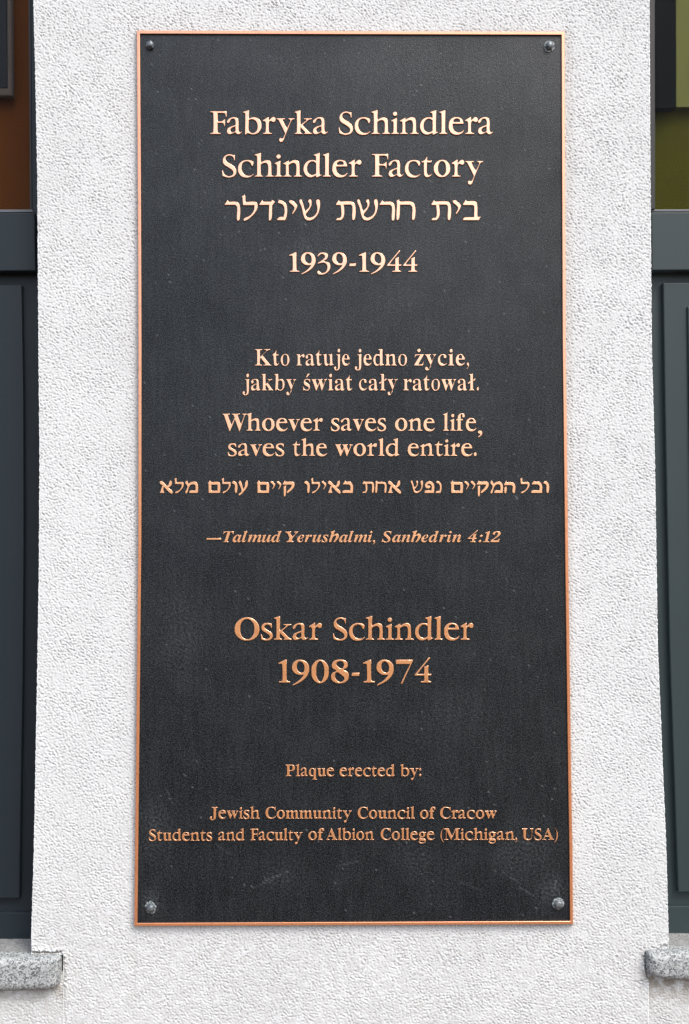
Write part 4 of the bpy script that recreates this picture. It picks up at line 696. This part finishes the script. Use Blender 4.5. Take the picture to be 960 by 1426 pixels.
KERN = {'ra': -.055, 'ry': -.01, 'yk': -.04, 'Fa': -.05, 'fe': -.01, 'ka': -.02, 'wo': -.02, 'ow': -.02, 'av': -.03, 've': -.02, 'ev': -.03, 'rl': .02,
        'Ye': -.13, 'Ta': -.14, 'Wh': -.06, 'Pl': .01, 'SA': -.01, 'US': .01, 'fA': 0, '-1': .05, '8-': .02, '9-': .02, 'e,': .03, '.': 0, 'Ac': -.02, 'aw': -.04, 'ju': .0, 'uj': -.06, 'ej': -.05, 'ja': .0, 'by': -.01, 'ty': -.01, 'li': .03}
def set_word(cu_list, word, x0, x1, base, cap, style, gap=.05, grow=0.0):
    """cap = height of a capital (or of a Hebrew letter) in photo pixels; base may be (y at x0, y at x1)"""
    if any('\u0590' < ch < '\u05ff' for ch in word): word = word[::-1]
    gl = [glyph(ch, style) for ch in word]
    pos = []; x = 0.0
    for i, (cs, w) in enumerate(gl):
        if i: x += gap + KERN.get(word[i - 1] + word[i], 0) + (-.02 if style == 'I' else 0)
        pos.append(x); x += w
    sx = (x1 - x0) / x
    for (cs, w), gx in zip(gl, pos):
        cu_list.append([[[(x0 + (gx + q[0]) * sx, base - q[1] * cap) for q in p] for p in c] for c in cs])

def slimmed(g, d):
    """take d off the side walls of every stroke, leaving the horizontal hairlines"""
    area = lambda c: sum(c[i - 1][0][0] * c[i][0][1] - c[i][0][0] * c[i - 1][0][1] for i in range(len(c)))
    sgn = 1 if area(max(g, key=lambda c: abs(area(c)))) > 0 else -1
    out = []
    for c in g:
        if len(g) > 1 and abs(area(c)) < 40 and len(c) == 4: out.append(c); continue
        n = len(c); nc = []
        for i in range(n):
            p = c[i]; t0 = (p[0][0] - p[1][0], p[0][1] - p[1][1]); t1 = (p[2][0] - p[0][0], p[2][1] - p[0][1])
            if abs(t0[0]) + abs(t0[1]) < 1e-6: t0 = (p[0][0] - c[i - 1][0][0], p[0][1] - c[i - 1][0][1])
            if abs(t1[0]) + abs(t1[1]) < 1e-6: t1 = (c[(i + 1) % n][0][0] - p[0][0], c[(i + 1) % n][0][1] - p[0][1])
            l0 = math.hypot(*t0) + 1e-9; l1 = math.hypot(*t1) + 1e-9
            tx, ty = t0[0] / l0 + t1[0] / l1, t0[1] / l0 + t1[1] / l1
            L = math.hypot(tx, ty) + 1e-9
            dx = -ty / L * d * sgn                        # towards the inside of the stroke
            ch0 = math.dist(p[0], c[i - 1][0]); ch1 = math.dist(p[0], c[(i + 1) % n][0])
            dx *= min(1.0, min(ch0, ch1) / 2.6) ** 1.5
            nc.append([(q[0] + dx, q[1]) for q in p])
        out.append(nc)
    return out
K = 200.0                                 # outlines are filled at a large size and scaled down
LET_H, LET_B = .0014, .00045
def line(label, words, base, cap, style, gap=.05, bevel=None, height=LET_H, thin=0.0, slim=0.0):
    bevel = bevel or (LET_B if cap > 25 else LET_B * .62)
    gl = []
    for w in words:
        set_word(gl, w[0], w[1], w[2], w[3] if len(w) > 3 else base, w[4] if len(w) > 4 else cap, style, gap)
    slim = slim or (0 if style == 'I' else SLIM_D)
    if slim: gl = [slimmed(g, slim * cap) for g in gl]
    objs = []
    for g in gl:
        cu = bpy.data.curves.new('glyph', 'CURVE'); cu.dimensions = '2D'; cu.fill_mode = 'BOTH'
        cu.extrude = height / 2 * K; cu.bevel_depth = bevel * K; cu.bevel_resolution = 1; cu.offset = (-bevel * LET_OFF - thin) * K; cu.resolution_u = 4
        for c in g:
            sp = cu.splines.new('BEZIER'); sp.bezier_points.add(len(c) - 1); sp.use_cyclic_u = True
            A = np.array(c); W = P(A[..., 0], A[..., 1], PL_Y)
            for bp, q in zip(sp.bezier_points, W):
                bp.handle_left_type = bp.handle_right_type = 'FREE'
                bp.co = (q[0][0] * K, q[0][2] * K, 0); bp.handle_left = (q[1][0] * K, q[1][2] * K, 0); bp.handle_right = (q[2][0] * K, q[2][2] * K, 0)
        o = bpy.data.objects.new('glyph', cu); COL.objects.link(o); objs.append(o)
    dg = bpy.context.evaluated_depsgraph_get(); dg.update()
    bm = bmesh.new()
    for o, g in zip(objs, gl):
        t = o.evaluated_get(dg).to_mesh()
        A = np.array([q for c in g for p in c for q in p[:1]]); W = P(A[:, 0], A[:, 1], PL_Y)
        lo, hi = W.min(0) - .0009, W.max(0) + .0009
        for v in t.vertices: v.co /= K
        for v in t.vertices: v.co.x = min(max(v.co.x, lo[0]), hi[0]); v.co.y = min(max(v.co.y, lo[2]), hi[2])
        bm.from_mesh(t); o.evaluated_get(dg).to_mesh_clear()
    for v in bm.verts:
        v.co = (v.co.x, PL_Y - v.co.z - height / 2 + .0003, v.co.y)
    me = bpy.data.meshes.new('raised_lettering'); bm.to_mesh(me); bm.free()
    for o in objs:
        cu = o.data; bpy.data.objects.remove(o); bpy.data.curves.remove(cu)
    o = link('raised_lettering', me, MAT_LETTER, plaque)
    o['label'] = label
    return o

line('first line of large pale gold letters at the top', [('Fabryka', 292.8, 457), ('Schindlera', 471.7, 686.9)], 187.2, 31.7, 'D', .035)
line('second line of large pale gold letters', [('Schindler', 309.3, 504), ('Factory', 517.7, 673)], 246.6, 31.6, 'D', .035)
line('large Hebrew line in pale gold', [('\u05e9\u05d9\u05e0\u05d3\u05dc\u05e8', 313, 446.2), ('\u05d7\u05e8\u05e9\u05ea', 467.3, 578.6), ('\u05d1\u05d9\u05ea', 600, 669.8)], 307.2, 28.2, 'D', .06)
line('upper pair of years in pale gold figures', [('1939-1944', 402.8, 581.8)], 379.0, 27.3, 'D', .055)
line('first line of the Polish saying', [('Kto', 355, 404.2), ('ratuje', 413, 487.2), ('jedno', 494, 567.8), ('\u017cycie,', 576.8, 653.8)], 509.2, 22.6, 'T', .065, slim=SLIM)
line('second line of the Polish saying', [('jakby', 337.8, 412.6), ('\u015bwiat', 422.4, 491), ('ca\u0142y', 499.3, 553.6), ('ratowa\u0142.', 561.6, 667.6)], 543.8, 22.6, 'T', .065, slim=SLIM)
line('first line of the English saying', [('Whoever', 310, 450), ('saves', 460.8, 538.2), ('one', 549.8, 605.8), ('life', 617, 663.6), (',', 665.4, 671.6, 604)], 600.0, 23.6, 'D')
line('second line of the English saying', [('saves', 317.4, 396.6), ('the', 407.6, 455.9), ('world', 467, 556.4), ('entire.', 567.6, 664.3)], 634.9, 23.2, 'D')
line('small Hebrew line across the plaque', [('\u05de\u05dc\u05d0', 222.5, 276.2), ('\u05e2\u05d5\u05dc\u05dd', 289.7, 345.7), ('\u05e7\u05d9\u05d9\u05dd', 357.8, 410.8), ('\u05db\u05d0\u05d9\u05dc\u05d5', 424, 491.8), ('\u05d0\u05d7\u05ea', 504.6, 559), ('\u05e0\u05e4\u05e9', 572, 615.2), ('\u05d4\u05de\u05e7\u05d9\u05d9\u05dd', 627.3, 717.5), ('\u05d5\u05db\u05dc', 724, 764.5)], 686.6, 16.6, 'D', .10)
line('small slanted line naming the source', [('\u2014', 288, 308.3), ('Talmud', 311, 392), ('Yerushalmi,', 397.7, 522.3), ('Sanhedrin', 531.5, 642.4), ('4:12', 651, 697.2)], 755.0, 15.0, 'I')
line('large name line in orange copper', [('Oskar', 326.4, 449), ('Schindler', 463.6, 659.8)], 890.9, 31.4, 'D', .035)
line('lower pair of years in orange copper figures', [('1908-1974', 387.6, 601.4)], 950.4, 31.8, 'D', .055)
line('small line with a colon', [('Plaque', 397.9, 465.6), ('erected', 472.8, 550), ('by:', 557.6, 587)], 1080.6, 15.8, 'D')
line('upper small line of the donors', [('Jewish', 292.3, 361.9), ('Community', 369.7, 490), ('Council', 498, 577.5), ('of', 584.6, 606.8), ('Cracow', 612.6, 691.8)], 1139.6, 15.8, 'D')
line('lowest small line of the donors', [('Students', 207.7, 296, 1170.4), ('and', 304, 341, 1170), ('Faculty', 348.8, 421.6, 1169.8), ('of', 429.2, 451.8), ('Albion', 454.4, 521), ('College', 529.9, 605.2), ('(Michigan,', 613.2, 720.4), ('USA)', 726.7, 777.2)], 1169.3, 15.8, 'D')

# ---- bolts
def lathe(prof, seg, c, wob=0.0, hexa=False, rot=0.0, rng=random):
    """rings of (radius, height off the plate) round the point c, axis towards the street"""
    bm = bmesh.new(); rings = []
    ph = [rng.uniform(0, 6.28) for _ in range(4)]
    for r, h in prof:
        ring = []
        for k in range(seg):
            a = rot + 2 * math.pi * k / seg
            rr = r
            if wob: rr *= 1 + wob * (.6 * math.sin(2 * a + ph[0]) + .5 * math.sin(5 * a + ph[1]) + .4 * math.sin(9 * a + ph[2]))
            ring.append(bm.verts.new((c[0] + rr * math.cos(a), PL_Y - h, c[2] + rr * math.sin(a))))
        rings.append(ring)
    for a, b in zip(rings[:-1], rings[1:]):
        for i in range(seg): bm.faces.new((a[i], a[(i + 1) % seg], b[(i + 1) % seg], b[i]))
    bm.faces.new(rings[-1])
    bmesh.ops.recalc_face_normals(bm, faces=bm.faces[:])
    if sum(f.normal.y for f in bm.faces) > 0: bmesh.ops.reverse_faces(bm, faces=bm.faces[:])
    me = bpy.data.meshes.new('m'); bm.to_mesh(me); bm.free(); return me
def dome(r, h0, h1, n=6): return [(r * math.cos(math.pi / 2 * k / n * .93), h0 + (h1 - h0) * math.sin(math.pi / 2 * k / n)) for k in range(n + 1)]
def bolt(px, py, kind, rot, seed):
    rng = random.Random(seed)
    c = P(px, py, PL_Y); mm = .001
    mat = MAT_BOLT if kind != 'pale' else MAT_BOLT_PALE
    me = lathe([(6.3 * mm, -.0005), (6.3 * mm, 3.4 * mm), (5.7 * mm, 4.0 * mm)], 6, c, rot=rot)     # hexagon
    b = link('bolt', me, mat, plaque); b.data.name = 'bolt'
    b['label'] = {'hex': 'dark bolt in the upper left corner', 'dark': 'dark bolt in the upper right corner', 'pale': 'pale worn bolt in the lower right corner', 'sealed': 'bolt ringed with dried sealant in the lower left corner'}[kind]
    o = link('cap', lathe(dome(5.0 * mm, 3.9 * mm, 6.6 * mm), 24, c, .02, rng=rng), mat, b, True)
    if kind != 'hex':
        o = link('washer', lathe([(8.0 * mm, -.0004), (8.0 * mm, .9 * mm), (7.3 * mm, 1.3 * mm), (5 * mm, 1.3 * mm)], 40, c, .07 if kind != 'sealed' else .14, rng=rng), MAT_SEAL, b, True)
bolt(209.6, 63.8, 'hex', .3, 1); bolt(764.9, 65.0, 'dark', .1, 2); bolt(210.0, 1263.6, 'sealed', .5, 3); bolt(777.4, 1258.2, 'pale', .0, 4)
